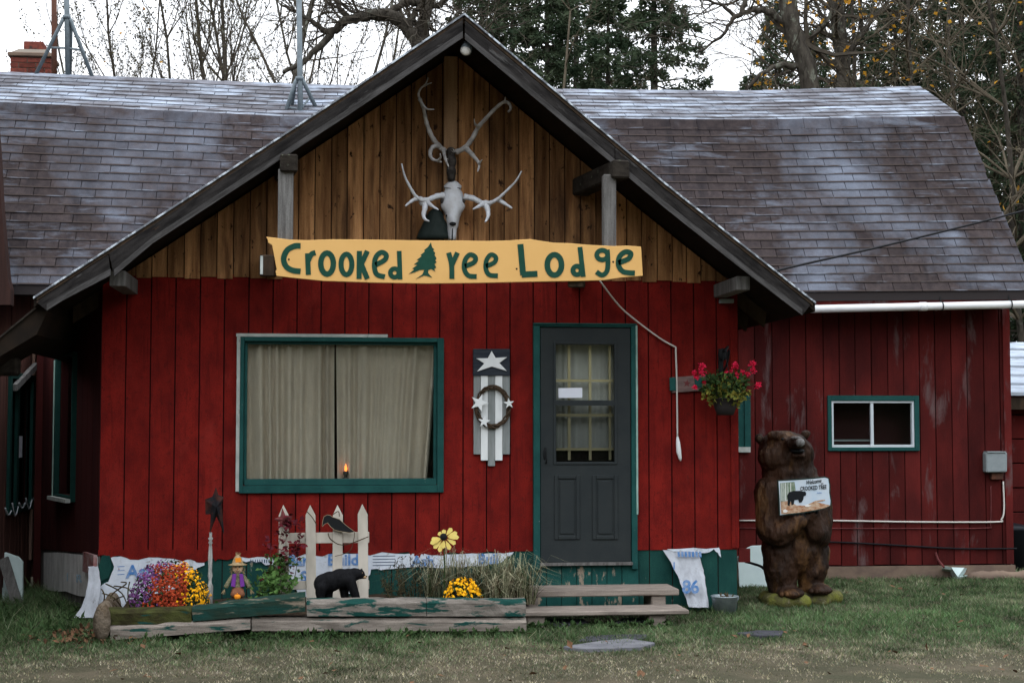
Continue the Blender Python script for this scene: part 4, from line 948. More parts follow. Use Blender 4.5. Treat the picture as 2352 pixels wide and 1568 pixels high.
mb = MB(); mb.ell(zk(517, 1362, .205), (30 * KM, .014, 17 * KM)); mb.build('nasal_opening', M['black'], sk)
for x, y in ((464, 1290), (521, 1297)): MB().ell(zk(x, y, .198 if x > 500 else .165), (7 * KM, .012, 12 * KM)).build('bone_hole', M['black'], sk)
mb = MB()
horn(mb, [(440, 1120), (380, 1128), (320, 1152), (260, 1160), (205, 1130), (160, 1060), (110, 960), (82, 850)], .038, .008, .17, .34)
horn(mb, [(250, 1150), (200, 1150), (150, 1180), (115, 1210)], .03, .010, .22, .34)
horn(mb, [(290, 1155), (280, 1230), (268, 1290), (285, 1325), (315, 1338)], .04, .008, .21, .36)
horn(mb, [(290, 1165), (335, 1205), (395, 1242)], .032, .007, .21, .36)
mb.ell(zk(275, 1175, .22), (48 * KM, .03, 40 * KM)); mb.build('antler', M['bone'], sk, smooth=True)
mb = MB()
horn(mb, [(615, 1130), (690, 1145), (760, 1180), (830, 1185), (900, 1150), (960, 1095), (1050, 1005), (1105, 912)], .038, .008, .17, .34)
horn(mb, [(905, 1155), (960, 1190), (1022, 1228)], .032, .010, .23, .34)
horn(mb, [(790, 1180), (815, 1240), (818, 1300), (795, 1345)], .042, .010, .21, .36)
horn(mb, [(790, 1185), (735, 1215), (690, 1238)], .032, .007, .21, .36)
mb.ell(zk(800, 1195, .22), (48 * KM, .03, 36 * KM)); mb.build('antler', M['bone'], sk, smooth=True)
sk2 = thing('antler_mount', zk(500, 1000, .14), 'dark dried skull with tall branching grey antlers high on the gable post', 'skull')
mb = MB()
for (x, y, rx, rz) in ((502, 750, 44, 44), (503, 830, 50, 60), (505, 920, 44, 60), (505, 975, 36, 40)): mb.ell(zk(x, y, .15), (rx * KM, .06, rz * KM), 12, 8)
remesh(mb, 'sk2', .012, 2).build('skull', M['skulldark'], sk2, smooth=True)
mb = MB()
horn(mb, [(450, 745), (390, 690), (340, 620), (300, 520), (280, 440), (270, 385), (240, 310), (226, 258), (245, 208), (285, 175), (306, 118)], .034, .006, .17, .45)
horn(mb, [(236, 300), (262, 350), (300, 385), (358, 388)], .024, .005, .36, .46)
horn(mb, [(275, 185), (305, 172), (338, 163)], .014, .004, .42, .5)
horn(mb, [(400, 695), (345, 710), (325, 760), (340, 808), (385, 825), (420, 835)], .030, .010, .2, .42)
horn(mb, [(385, 828), (412, 800), (410, 765)], .018, .005, .4, .5)
horn(mb, [(440, 745), (455, 810), (482, 875)], .026, .007, .2, .4)
mb.build('antler', M['antler'], sk2, smooth=True)
mb = MB()
horn(mb, [(545, 752), (620, 715), (680, 640), (735, 540), (800, 465), (880, 380), (955, 325), (1000, 340), (1012, 380), (992, 408)], .034, .012, .17, .45)
horn(mb, [(735, 535), (708, 512), (700, 468)], .02, .004, .3, .4)
horn(mb, [(958, 322), (968, 282)], .012, .004, .4, .46)
horn(mb, [(630, 718), (690, 780), (742, 850), (730, 915)], .034, .008, .2, .42)
horn(mb, [(742, 850), (768, 815)], .016, .004, .38, .44)
mb.build('antler', M['antler'], sk2, smooth=True)
mb = MB(); c = F(1000, 549, .085); k = 1 / PXM(.1)
pr = [(44, 0), (41, 10), (34, 26), (24, 46), (17, 60), (10, 68), (3, 71)]
mb.lathe([(r * k, z * k) for r, z in pr], c, 16)
mb.v = [(x, c.y + (y - c.y) * .45, z) for x, y, z in mb.v]
mb.build('bell', mat('dark_green_bell', (.014, .022, .020), (.022, .03, .027), (20, 20, 20), rough=.6), smooth=True, label='dark green bell-shaped ornament behind the white antlered skull', cat='bell')
# floodlight at the peak
fl = thing('floodlight', F(1071, 122, RD - .2), 'small round floodlight under the peak of the front gable', 'lamp')
a, b = F(1076, 96, RD - .25), F(1070, 116, RD - .05)
pth = [a, a.lerp(b, .35), a.lerp(b, .5), b]; mb = MB(); mb.tube(pth, [.022, .03, .045, .05], 12); mb.build('lamp_housing', M['galv'], fl, smooth=True)
mb = MB(); mb.ell(b, (.045, .02, .042), 14, 8); mb.build('lens', M['lens'], fl, smooth=True)
mb = MB(); mb.tube([a, a + V(0, .05, .12)], .016, 8); mb.tube([a + V(0, .05, .12), V(a.x, a.y + .06, zTop(a.x) - .07)], .05, 10); mb.build('mount', M['darkwood'], fl)

# ------------------------------------------------------------------ wall decorations
pq = thing('flag_plaque', F(1129, 1070, .0), 'wooden flag plaque of grey and white slats with a white star on navy', 'wall plaque')
flat([(1087, 801), (1171, 801), (1171, 862), (1087, 862)], .046, .045).build('navy_board', M['navy'], pq, bevel=.003)
for x0, x1, y1, m in ((1088, 1104, 1043, 'grey'), (1104.6, 1120.6, 1057, 'white'), (1121, 1137, 1070, 'grey'), (1137.5, 1154, 1057, 'white'), (1154.6, 1171, 1043, 'grey')):
    flat([(x0, 862.5), (x1, 862.5), (x1, y1), (x0, y1)], .030 + (.004 if m == 'white' else 0), .03).build('slat', M[m], pq, bevel=.002)
def star_px(pts): 
    cx = sum(p[0] for p in pts) / 5; cy = sum(p[1] for p in pts) / 5; out = []
    for i in range(5):
        a, b = pts[i], pts[(i + 1) % 5]; out.append(a); mx, my = (a[0] + b[0]) / 2, (a[1] + b[1]) / 2
        out.append((cx + (mx - cx) * .50, cy + (my - cy) * .50))
    return out
flat(star_px([(1129.4, 805.5), (1165, 820), (1164.6, 852), (1095.7, 853), (1093.8, 822.8)]), .058, .012).build('star', M['white'], pq, bevel=.002)
wt = thing('wreath', F(1131, 982, .04), 'brown twig wreath with three white stars hung over the flag plaque', 'wreath')
mb = MB(); rr = random.Random(5)
for k in range(7):
    ph = rr.uniform(0, 6.28); fq = rr.choice((3, 4, 5)); P = []
    for i in range(41):
        a = 2 * math.pi * i / 40; ro = 4.2 * math.cos(fq * a + ph); dz = .012 * math.sin(fq * a + ph)
        P.append(F(1131.7 + (37 + ro) * math.cos(a), 934 + (45 + ro) * math.sin(a), .055 + dz))
    mb.tube(P, .007, 5, cap=False)
mb.build('twig_ring', M['vine'], wt)
def star5(cx, cy, r, rot, d, t=.012):
    return flat(star_px([(cx + r * math.sin(rot + 2 * math.pi * i / 5), cy - r * math.cos(rot + 2 * math.pi * i / 5)) for i in range(5)]), d, t)
star5(1101, 925, 22, .35, .085).build('star', M['white'], wt, bevel=.002)
star5(1169, 926, 13, -.1, .085).build('star', M['white'], wt, bevel=.002)
star5(1112, 968, 15, .1, .085).build('star', M['white'], wt, bevel=.002)
cp = [(1378, 645, .35), (1418.6, 698, .12), (1457, 733, .055), (1517, 777.6, .03), (1552, 797, .03), (1554.7, 891.6, .03), (1556, 1010, .03)]
rope = thing('pull_rope', F(1557, 1058, .03), 'white rope running from the sign to a hanging tasselled end right of the door', 'rope')
mb = MB(); mb.tube(spline([F(*p) for p in cp[:5]], 6) + spline([F(*p) for p in cp[4:]], 4)[1:], .0075, 6); mb.build('cord', M['cord'], rope, smooth=True)
mb = MB(); mb.tube([F(1556, 1003, .035), F(1557.5, 1016, .04), F(1559, 1036, .042), F(1562, 1052, .04), F(1563, 1058, .04)], [.010, .018, .022, .015, .005], 8); mb.build('tassel', M['white'], rope, smooth=True)
pk = thing('star_plank', F(1576, 902, .0), 'short grey plank with painted red star and green ends on the red wall', 'plank')
flat([(1543, 866), (1625, 861), (1625, 896), (1545, 902)], .03, .029).build('board', mat('grey_pink_plank', (.19, .125, .115), (.13, .085, .08), (10, 30, 30), rough=.9), pk, bevel=.003)
flat([(1538, 867), (1552, 866), (1553, 896), (1539, 897)], .042, .011).build('end_block', M['green'], pk)
flat([(1596, 867), (1613, 866), (1613, 888), (1597, 889)], .042, .011).build('end_block', M['green'], pk)
star5(1578, 880, 9, .1, .033, .003).build('painted_star', M['rustred'], pk)
# hanging basket
def rdir(rr):
    while True:
        v = Vector((rr.uniform(-1, 1), rr.uniform(-1, 1), rr.uniform(-1, 1)))
        if .05 < v.length < 1: return v.normalized()
BD = .30; bk = thing('hanging_basket', F(1666, 953, BD), 'hanging basket of pink geraniums with yellowing leaves by the corner of the red wall', 'hanging basket')
c = F(1666, 953, BD); k = 1 / PXM(BD)
mb = MB(); mb.lathe([(19 * k, 0), (26 * k, 18 * k), (30 * k, 36 * k), (33 * k, 38 * k), (31 * k, 40 * k)], c, 18); mb.build('pot', M['pot'], bk, smooth=True)
mb = MB(); h0 = F(1656, 806, .02); mb.box(h0.x - .02, h0.x + .02, -.024, 0.0, h0.z - .22, h0.z + .02); mb.ell(h0 + V(.01, -.03, -.03), (.045, .02, .055), 10, 8)
mb.tube(spline([h0 + V(0, -.01, -.02), h0 + V(.02, -.16, .03), V(c.x, -BD, h0.z - .02)], 5), .011, 6); mb.tube(spline([h0 + V(0, -.01, -.2), h0 + V(.02, -.12, -.12), h0 + V(.02, -.2, .0)], 5), .010, 6)
mb.build('bracket', M['black'], bk)
mb = MB()
for s_ in range(4): mb.tube([V(c.x, -BD, h0.z - .02), c + V(.11 * math.cos(s_ * 1.57 + .5), .11 * math.sin(s_ * 1.57 + .5), 38 * k)], .003, 4)
mb.build('hanger_wires', M['black'], bk)
rr = random.Random(9)
for nm, m, n in (('foliage', 'leafdark', 330), ('foliage', 'leafyellow', 330), ('foliage', 'leafgreen', 90)):
    mb = MB()
    for i in range(n):
        d = rdir(rr); q = rr.uniform(.45, 1.0); off = rr.uniform(-1, 1)
        p = c + V(d.x * 60 * k * q, d.y * .20 * q, (64 + d.z * 36 * q) * k + (-.05 if (nm, m) == ('foliage', 'leafyellow') else .02))
        mb.leaf(p, rdir(rr) + V(0, -.4, .1), rdir(rr), rr.uniform(.03, .055), rr.uniform(.03, .05))
    mb.build(nm, M[m], bk, kind='stuff')
def bloom(mb, p, r, n, rr, sz=.022):
    for i in range(n):
        d = rdir(rr); q = p + d * r * rr.uniform(.5, 1)
        for j in range(3): mb.leaf(q, rdir(rr) + V(0, -.3, 0), rdir(rr), sz, sz)
for (x, y, r) in ((1611, 841, 9), (1614, 856, 10), (1600, 866, 8), (1595, 856, 5), (1688, 838, 8), (1669, 859, 6), (1691, 864, 9), (1704, 855, 7), (1729, 836, 9), (1731, 851, 8), (1741, 886, 9), (1619, 878, 4), (1596, 889, 5), (1717, 858, 5), (1680, 852, 3)):
    mb = MB(); p = F(x, y, BD + rr.uniform(.0, .1)); bloom(mb, p, r * k, 9 + 2 * r, rr, .016); 
    base = c + V((p.x - c.x) * .4, -.05, 70 * k)
    mb2 = MB(); mb2.tube(spline([base, (base + p) / 2 + V(0, -.02, .02), p], 4), .003, 4); mb2.build('flower_stem', M['leafdark'], bk)
    mb.build('flower_head', M['pink'], bk)

# ------------------------------------------------------------------ curtains and candle
def curtain(x0t, x1t, x0b, x1b, y0, y1, d, folds, m, label, cat='curtain', amp=.055, seed=1, name='curtain', group=None):
    rr = random.Random(seed); nx, nz = folds * 8, 10; vs = []
    ph = [rr.uniform(-.6, .6) for _ in range(folds + 2)]; am = [rr.uniform(.15, 1.3) for _ in range(folds + 2)]
    for j in range(nz + 1):
        t = j / nz
        for i in range(nx + 1):
            u = i / nx; f = max(0, min(folds, folds * (u + .035 * math.sin(9.3 * u + seed) + .02 * math.sin(21 * u + 2 * seed)))); kf = min(int(f), folds)
            x = (x0t + (x1t - x0t) * u) * (1 - t) + (x0b + (x1b - x0b) * u) * t
            a = am[kf] * (1 - (f - kf)) + am[kf + 1] * (f - kf)
            vs.append(F(x, y0 + (y1 - y0) * t, d + amp * a * (.65 + .35 * t) * math.sin(2 * math.pi * f + ph[kf] * .5 + .25 * math.sin(3 * t + kf))))
    mb = MB(); W_ = nx + 1; fs = [(j * W_ + i, j * W_ + i + 1, (j + 1) * W_ + i + 1, (j + 1) * W_ + i) for j in range(nz) for i in range(nx)]
    mb.add(vs, fs); mb.add([Vector(v) + V(0, .004, 0) for v in vs], [f[::-1] for f in fs])
    return mb.build(name, M[m], smooth=True, label=label, cat=cat, group=group)
curtain(556, 768, 556, 768, 780, 1108, -.10, 8, 'curtain', 'plain linen curtain in the front window, the half without the candle before it', seed=3)
curtain(772, 1008, 775, 980, 780, 1108, -.10, 9, 'curtain', 'plain linen curtain behind the lit candle in the front window', seed=8)
cn = thing('candle_lamp', F(794, 1100, -.055), 'small electric candle with orange flame on the front window sill', 'lamp')
mb = MB(); o = F(794, 1101, -.062); k = 1 / PXM(-.06); mb.lathe([(9 * k, 0), (8 * k, 3 * k), (4 * k, 6 * k), (4 * k, 10 * k), (6 * k, 11 * k), (6 * k, 18 * k), (5 * k, 19 * k)], o, 12); mb.build('base', M['brass'], cn, smooth=True)
mb = MB(); mb.lathe([(1.6 * k, 19 * k), (3.2 * k, 23 * k), (2.7 * k, 28 * k), (1 * k, 33 * k), (.2 * k, 36 * k)], o, 10); mb.build('flame', M['flame'], cn, smooth=True)
MB().box(*(lambda r: (r[0], r[1], .03, .10, r[2] - .03, r[2]))(rc(556, 1090, 1008, 1101, -.06))).build('window_ledge', M['green'], window)
curtain(1272, 1416, 1272, 1416, 786, 1032, -.19, 6, 'lace', 'pale curtain behind the glass of the grey door', seed=5, amp=.014)
mb = flat([(1282.5, 891), (1337.4, 890), (1337.4, 913), (1283, 913.5)], -.001, .001); mb.build('paper_note', M['paper'], label='white paper note stuck on the glass of the grey door', cat='note')

# ------------------------------------------------------------------ flower bed, timbers, steps
TD = 1.33
bx0, bx1 = F(236, 1400, 1.2).x, F(1206, 1400, 1.2).x
mb = MB(); nx, ny = 40, 14; vs = []
for j in range(ny + 1):
    for i in range(nx + 1):
        x = bx0 + (bx1 - bx0) * i / nx; y = -1.28 + 1.24 * j / ny
        vs.append((x, y, .17 + .05 * mnoise.noise(V(x * 3, y * 3, 0)) - (.12 if i in (0, nx) else 0)))
mb.add(vs, [(j * (nx + 1) + i, j * (nx + 1) + i + 1, (j + 1) * (nx + 1) + i + 1, (j + 1) * (nx + 1) + i) for j in range(ny) for i in range(nx)])
mb.build('bed_soil', M['soil'], kind='structure', smooth=True)
def timber(px, d, dep, m, label):
    P = [F(x, y, d) for x, y in px]; n = 10; mb = MB(); rr = random.Random(int(px[0][0])); vs = []
    for i in range(n + 1):
        t = i / n; a = P[0].lerp(P[1], t); b = P[3].lerp(P[2], t); j = lambda s=.006: rr.uniform(-s, s)
        r_ = .012
        vs += [a + V(0, r_ + j(), -r_ + j()), a + V(0, 0 + j(), -.03), b + V(0, j(), .012), b + V(0, dep, 0), a + V(0, dep + j(), j()), a + V(0, .03, j())]
    fs = [(i * 6 + k, i * 6 + (k + 1) % 6, (i + 1) * 6 + (k + 1) % 6, (i + 1) * 6 + k) for i in range(n) for k in range(6)] + [tuple(range(5, -1, -1)), tuple(range(n * 6, n * 6 + 6))]
    mb.add(vs, fs); return mb.build('bed_timber', M[m], label=label, cat='timber', group='timbers edging the flower bed')
timber([(253, 1436), (575, 1419), (575, 1448), (253, 1473)], TD + .02, .14, 'timber_pale', 'pale peeling timber at the foot of the mossy flower-bed corner')
timber([(578, 1418), (1209, 1420), (1209, 1452), (578, 1452)], TD, .14, 'timber_pale', 'long pale timber lying on the grass under the bear figurine side of the bed')
timber([(242, 1400), (440, 1395), (440, 1436), (242, 1438)], TD, .15, 'timber_moss', 'mossy rotten timber in front of the three-coloured chrysanthemum')
timber([(441, 1394), (701, 1361), (701, 1407), (443, 1430)], TD + .012, .14, 'timber_green', 'tilted dark green timber in front of the scarecrow doll')
timber([(704, 1378), (979, 1375), (979, 1418), (705, 1418)], TD, .14, 'timber', 'flaking green timber in front of the black bear figurine')
timber([(980, 1375), (1208, 1377), (1208, 1418), (980, 1418)], TD - .004, .14, 'timber', 'flaking green timber in front of the small yellow chrysanthemum')
mb = MB(); rr = random.Random(2)
a = F(232, 1432, 1.36); b = V(a.x - .03, -.55, a.z)
for i in range(9):
    t = i / 8; p = a.lerp(b, t); mb.ell(p + V(rr.uniform(-.01, .01), 0, rr.uniform(-.015, .015)), (.065, .085, .15), 10, 8)
remesh(mb, 'log', .016, 2).build('rotten_log', mat('rotten_log_wood', (.09, .065, .042), (.19, .155, .12), (9, 9, 9), rough=1, bump=.02, bscale=(30, 12, 30), fineamt=.3), smooth=True, label='rotten rounded log closing the end of the flower bed by the torn wrap', cat='log')
st = thing('plank_steps', F(1390, 1440, .7), 'two weathered plank steps on blocks in front of the grey door', 'steps')
def plank(x0, x1, yt, yb, d, dep, name):
    a, b = F(x0, yt, d), F(x1, yt, d); z0 = F((x0 + x1) / 2, yb, d).z; z1 = F((x0 + x1) / 2, yt, d).z
    mb = MB(); mb.box(a.x, b.x, -d, -d + dep * .47, z0, z1); mb.build(name, M['step'], st, bevel=.008)
    mb = MB(); mb.box(a.x + .004, b.x - .006, -d + dep * .49, -d + dep, z0 + .002, z1 + .003); mb.build(name, M['step'], st, bevel=.008); return z0
zt = plank(1209, 1560, 1354, 1369, .62, .40, 'tread'); zl_ = plank(1207, 1583, 1402, 1413, .98, .36, 'tread')
for x0, x1, d, dep, zz in ((1211, 1252, .95, .3, zl_), (1490, 1530, .93, .3, zl_), (1211, 1236, .60, .34, zt), (1497, 1530, .60, .34, zt)):
    a, b = F(x0, 1420, d).x, F(x1, 1420, d).x; mb = MB(); mb.box(a, b, -d, -d + dep, -.02, zz - .001); mb.build('support_block', M['step'], st, bevel=.01)
def slab(px, z, t, m, label, group=None):
    P = [G(x, y, z) for x, y in px]; mb = MB().prism(P, (0, 0, -t)); mb.build('flagstone', M[m], label=label, cat='stone', bevel=.006, group=group)
slab([(1293, 1483), (1380, 1470), (1440, 1465), (1505, 1474), (1470, 1484), (1340, 1488)], .026, .06, 'stone', 'pale flat flagstone in the grass before the plank steps')
slab([(1326, 1470), (1350, 1459), (1440, 1455), (1487, 1456), (1484, 1463), (1440, 1469), (1380, 1470)], .014, .05, 'slate', 'dark slate stone just behind the pale flagstone in the grass')
slab([(1252, 1430), (1256, 1420), (1340, 1420), (1352, 1427), (1300, 1433)], .03, .05, 'slate', 'dark flat stone under the lower step beside its left block')
slab([(1408, 1428), (1430, 1418), (1485, 1417), (1480, 1424)], .03, .05, 'slate', 'small dark flat stone under the far end of the lower step')
slab([(1690, 1452), (1740, 1446), (1800, 1447), (1795, 1456), (1750, 1458)], .02, .04, 'slate', 'dark flat stone in the grass below the galvanised bucket')
bu = thing('bucket', F(1665, 1416, .18), 'galvanised steel bucket with dry flowers at the corner of the green skirting', 'bucket')
c = F(1665, 1413, .20); c.z = 0; k = 1 / PXM(.2)
mb = MB(); mb.lathe([(24 * k, 0), (31 * k, 38 * k), (32.5 * k, 39 * k), (32.5 * k, 41 * k), (30 * k, 41 * k), (23 * k, 6 * k)], c, 20); mb.build('pail', mat('bright_galvanised', (.36, .41, .43), (.25, .29, .31), (18, 18, 18), rough=.4, metal=.5), bu, smooth=True)
mb = MB(); mb.lathe([(27 * k, 33 * k), (26 * k, 34 * k)], c, 16); mb.build('soil', M['soil'], bu)
mb = MB(); mb.tube([c + V(31 * k * math.cos(t / 8 * math.pi), -.03 - 20 * k * math.sin(t / 8 * math.pi) * .5, (38 - 12 * math.sin(t / 8 * math.pi)) * k) for t in range(9)], .004, 5); mb.build('bail', M['galv'], bu)
mb = MB(); rr = random.Random(4)
for i in range(26): mb.leaf(c + V(rr.uniform(-.06, .06), rr.uniform(-.05, .05), 35 * k), rdir(rr) + V(0, 0, .6), rdir(rr), .06, .015)
mb.build('dry_flowers', M['dryg2'], bu, kind='stuff')
# ------------------------------------------------------------------ things in the flower bed
SOIL = .185
def mum(name, cx, cy, rx, ry, d, parts, label, n_leaf, fs, zbase, potr, seed):
    rr = random.Random(seed); t = thing(name, F(cx, cy + ry, d), label, 'flowers'); k = 1 / PXM(d, cx); o = F(cx, cy + ry * .75, d)
    mb = MB(); mb.lathe([(potr * .8, 0), (potr, .14), (potr * 1.05, .15)], V(o.x, o.y, zbase), 16); mb.build('pot', M['pot'], t, smooth=True)
    mb = MB()
    for i in range(n_leaf):
        a = rr.uniform(0, 6.283); e = math.asin(rr.uniform(-.25, 1)); q = rr.uniform(.6, 1.04)
        p = o + V(math.cos(a) * math.cos(e) * rx * k * q, math.sin(a) * math.cos(e) * rx * k * q * .75, math.sin(e) * ry * 1.6 * k * q)
        mb.leaf(p, rdir(rr) + V(0, 0, .3), rdir(rr), .035, .016)
    mb.build('foliage', M['leafdark'], t, kind='stuff')
    for nm, m, cond, n in parts:
        mb = MB(); c_ = 0; tries = 0
        while c_ < n and tries < n * 30:
            tries += 1
            a = rr.uniform(0, 6.283); e = math.asin(rr.uniform(-.30, 1)); u = V(math.cos(a) * math.cos(e), math.sin(a) * math.cos(e), math.sin(e))
            if u.y > .35 or not cond(u, rr): continue
            c_ += 1; q = rr.uniform(.80, 1.06) * (1 + .05 * math.sin(7 * u.x + 3 * u.z) * math.cos(5 * u.z))
            p = o + V(u.x * rx * k * q, u.y * rx * k * q * .75, u.z * ry * 1.62 * k * q)
            nrm = (u + rdir(rr) * .45).normalized(); t1 = nrm.orthogonal().normalized(); t2 = nrm.cross(t1); r_ = fs * rr.uniform(.75, 1.15)
            vs = [p + nrm * .004]; ns = 8
            for j in range(ns):
                b = 6.283 * j / ns; rad = r_ * (1 if j % 2 else .72); vs.append(p + (t1 * math.cos(b) + t2 * math.sin(b)) * rad - nrm * .004 * (j % 2))
            mb.add(vs, [(0, 1 + j, 1 + (j + 1) % ns) for j in range(ns)])
        mb.build(nm, M[m], t, kind='stuff')
    return t
mum('chrysanthemum', 388, 1338, 88, 56, .98, [
    ('purple_blossoms', 'mum_purple', lambda u, r: u.x < -.35 + .35 * u.z + r.gauss(0, .2) and (u.x < -.2 or u.z > .75), 520),
    ('orange_blossoms', 'mum_orange', lambda u, r: -.45 + .25 * u.z + r.gauss(0, .15) < u.x < .52 - .25 * max(0, u.z - .5) and u.z < .93, 900),
    ('yellow_blossoms', 'mum_yellow', lambda u, r: u.x > .45 - .4 * max(0, u.z - .35) + r.gauss(0, .13), 380)],
    'big three-coloured purple, orange and yellow chrysanthemum at the mossy end of the bed', 1100, .0125, SOIL - .03, .13, 3)
mum('chrysanthemum', 1064, 1352, 44, 28, .95, [('yellow_blossoms', 'mum_yellow', lambda u, r: (u.z > .15 + r.uniform(-.2, .15) or abs(u.x) > .75), 190)],
    'small golden yellow chrysanthemum in the dry grass end of the bed', 420, .0165, SOIL - .03, .09, 5)

# star on a baluster stake
ss = thing('star_stake', F(482, 1382, .85), 'dark rusty tin star standing on a white turned baluster stake', 'garden stake')
o = F(482, 1384, .85); o.z = SOIL - .05; k = 1 / PXM(.85, 482); H = F(482, 1222, .85).z - o.z
mb = MB(); u = lambda y: F(482, y, .85).z - o.z
mb.lathe([(.022, 0), (.024, u(1345)), (.014, u(1338)), (.012, u(1330)), (.020, u(1322)), (.014, u(1310)), (.018, u(1280)), (.013, u(1256)), (.009, u(1250)), (.018, u(1246)), (.010, u(1241)), (.020, u(1236)), (.010, u(1232)), (.012, H)], o, 12)
mb.build('baluster', mat('dirty_white_stake', (.46, .46, .44), (.20, .20, .19), (60, 60, 9), rough=.8), ss, smooth=True)
def tin_star(tips, cen, d, depth, m, parent, name='star'):
    pts = star_px(tips); pts = [(cen[0] + (x - cen[0]) * (1.0 if i % 2 == 0 else 1.12), cen[1] + (y - cen[1]) * (1.0 if i % 2 == 0 else 1.12)) for i, (x, y) in enumerate(pts)]; P = [F(x, y, d) for x, y in pts]; c = F(cen[0], cen[1], d + depth); b = F(cen[0], cen[1], d - depth)
    mb = MB(); mb.add(P + [c, b], [(i, (i + 1) % 10, 10) for i in range(10)] + [((i + 1) % 10, i, 11) for i in range(10)]); return mb.build(name, M[m], parent)
def fan(pts, cen, d, depth, m, parent):
    P = [F(x, y, d) for x, y in pts]; c = F(cen[0], cen[1], d + depth); b = F(cen[0], cen[1], d - depth * .3); n = len(P)
    mb = MB(); mb.add(P + [c, b], [(i, (i + 1) % n, n) for i in range(n)] + [((i + 1) % n, i, n + 1) for i in range(n)]); mb.build('star', M[m], parent)
fan([(496, 1118), (502, 1136), (514, 1141), (509, 1158), (511, 1178), (515, 1228), (503, 1198), (497, 1186), (490, 1204), (481, 1228), (484, 1184), (482, 1172), (474, 1150), (488, 1139)], (497, 1164), .89, .04, 'rustdark', ss)
flat([(471, 1146), (490, 1139), (489, 1180), (472, 1181)], .88, .008).build('back_plate', M['rustdark'], ss)
# picket fence piece
pf = thing('picket_fence', F(743, 1376, .62), 'short piece of cream picket fence standing in the flower bed', 'fence')
for x, yt in ((652, 1159), (715, 1159), (774.5, 1159), (835, 1157)):
    ln = rr.uniform(-2, 2); w_ = 11.5
    flat([(x - w_ + ln, yt + 24), (x + ln - 1, yt), (x + w_ + ln, yt + 24), (x + w_, 1382), (x - w_, 1382)], .62, .022).build('picket', M['cream'], pf, bevel=.003)
flat([(640, 1224), (848, 1221), (848, 1246), (640, 1248)], .597, .03).build('rail', M['cream'], pf, bevel=.003)
flat([(640, 1334), (848, 1332), (848, 1352), (640, 1354)], .597, .03).build('rail', M['cream'], pf, bevel=.003)
cw = thing('crow_cutout', F(760, 1222, .7), 'black flat crow cutout wired onto the cream picket fence', 'ornament')
def z3(p): return (624.8 + p[0] * .2578, 1120.9 + p[1] * .2578)
cr = [(445, 332), (452, 290), (462, 252), (490, 236), (520, 240), (540, 255), (600, 275), (660, 330), (738, 388), (690, 396), (620, 385), (560, 372), (525, 345), (495, 306), (470, 318), (448, 340)]
flat([z3(p) for p in cr], .660, .02).build('body', M['black'], cw, bevel=.003)
mb = MB(); ribbon(mb, [z3(p) for p in cr], 1.0, .662, .002, True); mb.build('chalk_edge', mat('tan_edge', (.30, .24, .16)), cw)
mb = MB(); mb.tube(spline([F(*z3((540, 235)), .66), F(*z3((590, 205)), .65), F(*z3((600, 250)), .66)], 4), .004, 5); mb.tube(spline([F(*z3((500, 400)), .66), F(*z3((520, 450)), .68), F(*z3((600, 500)), .66), F(*z3((700, 490)), .66), F(*z3((860, 430)), .65)], 5), .0045, 5)
mb.tube(spline([F(*z3((310, 205)), .65), F(*z3((360, 260)), .67), F(*z3((400, 330)), .65)], 4), .004, 5); mb.tube(spline([F(*z3((735, 390)), .66), F(*z3((730, 450)), .66), F(*z3((690, 560)), .65), F(*z3((560, 605)), .65)], 4), .003, 5)
mb.build('wire', M['vine'], cw)
rs = thing('tin_star', F(653, 1214, .65), 'small red rusty tin star on the end picket among dark red leaves', 'ornament')
tin_star([(648, 1165), (672, 1186), (668, 1214), (640, 1213), (629, 1191)], (651, 1193), .655, .02, 'rustred', rs)
# daisy on a wire
dz = thing('metal_daisy', F(1019, 1376, .7), 'yellow metal daisy with black centre on a thin stem', 'ornament')
mb = MB(); c = F(1019, 1233, .7); rr = random.Random(3)
tips = [(1484, 395), (1530, 370), (1600, 358), (1645, 395), (1660, 435), (1632, 492), (1585, 540), (1525, 530), (1490, 560), (1445, 530), (1415, 490), (1425, 455)]
for tx, ty in tips:
    q = z3((tx, ty)); cx, cy = z3((1535, 440)); dx, dy = q[0] - cx, q[1] - cy; L_ = math.hypot(dx, dy); nx_, ny_ = -dy / L_, dx / L_; w_ = 5.2
    pts = [(cx + dx * .22, cy + dy * .22), (cx + dx * .6 + nx_ * w_ * .8, cy + dy * .6 + ny_ * w_ * .8), (cx + dx * .92 + nx_ * w_, cy + dy * .92 + ny_ * w_), (q[0] + dx * .06, q[1] + dy * .06), (cx + dx * .92 - nx_ * w_, cy + dy * .92 - ny_ * w_), (cx + dx * .6 - nx_ * w_ * .8, cy + dy * .6 - ny_ * w_ * .8)]
    flat(pts, .70 + rr.uniform(-.006, .006), .004).build('petal', M['daisy'], dz)
MB().ell(F(*z3((1528, 432)), .706), (.03, .012, .03), 10, 6).build('centre', M['black'], dz)
mb = MB(); mb.tube([F(1019, 1236, .695), F(1021, 1300, .69), F(1020, 1384, .69)], .005, 6); mb.build('stem', M['leafdark'], dz)

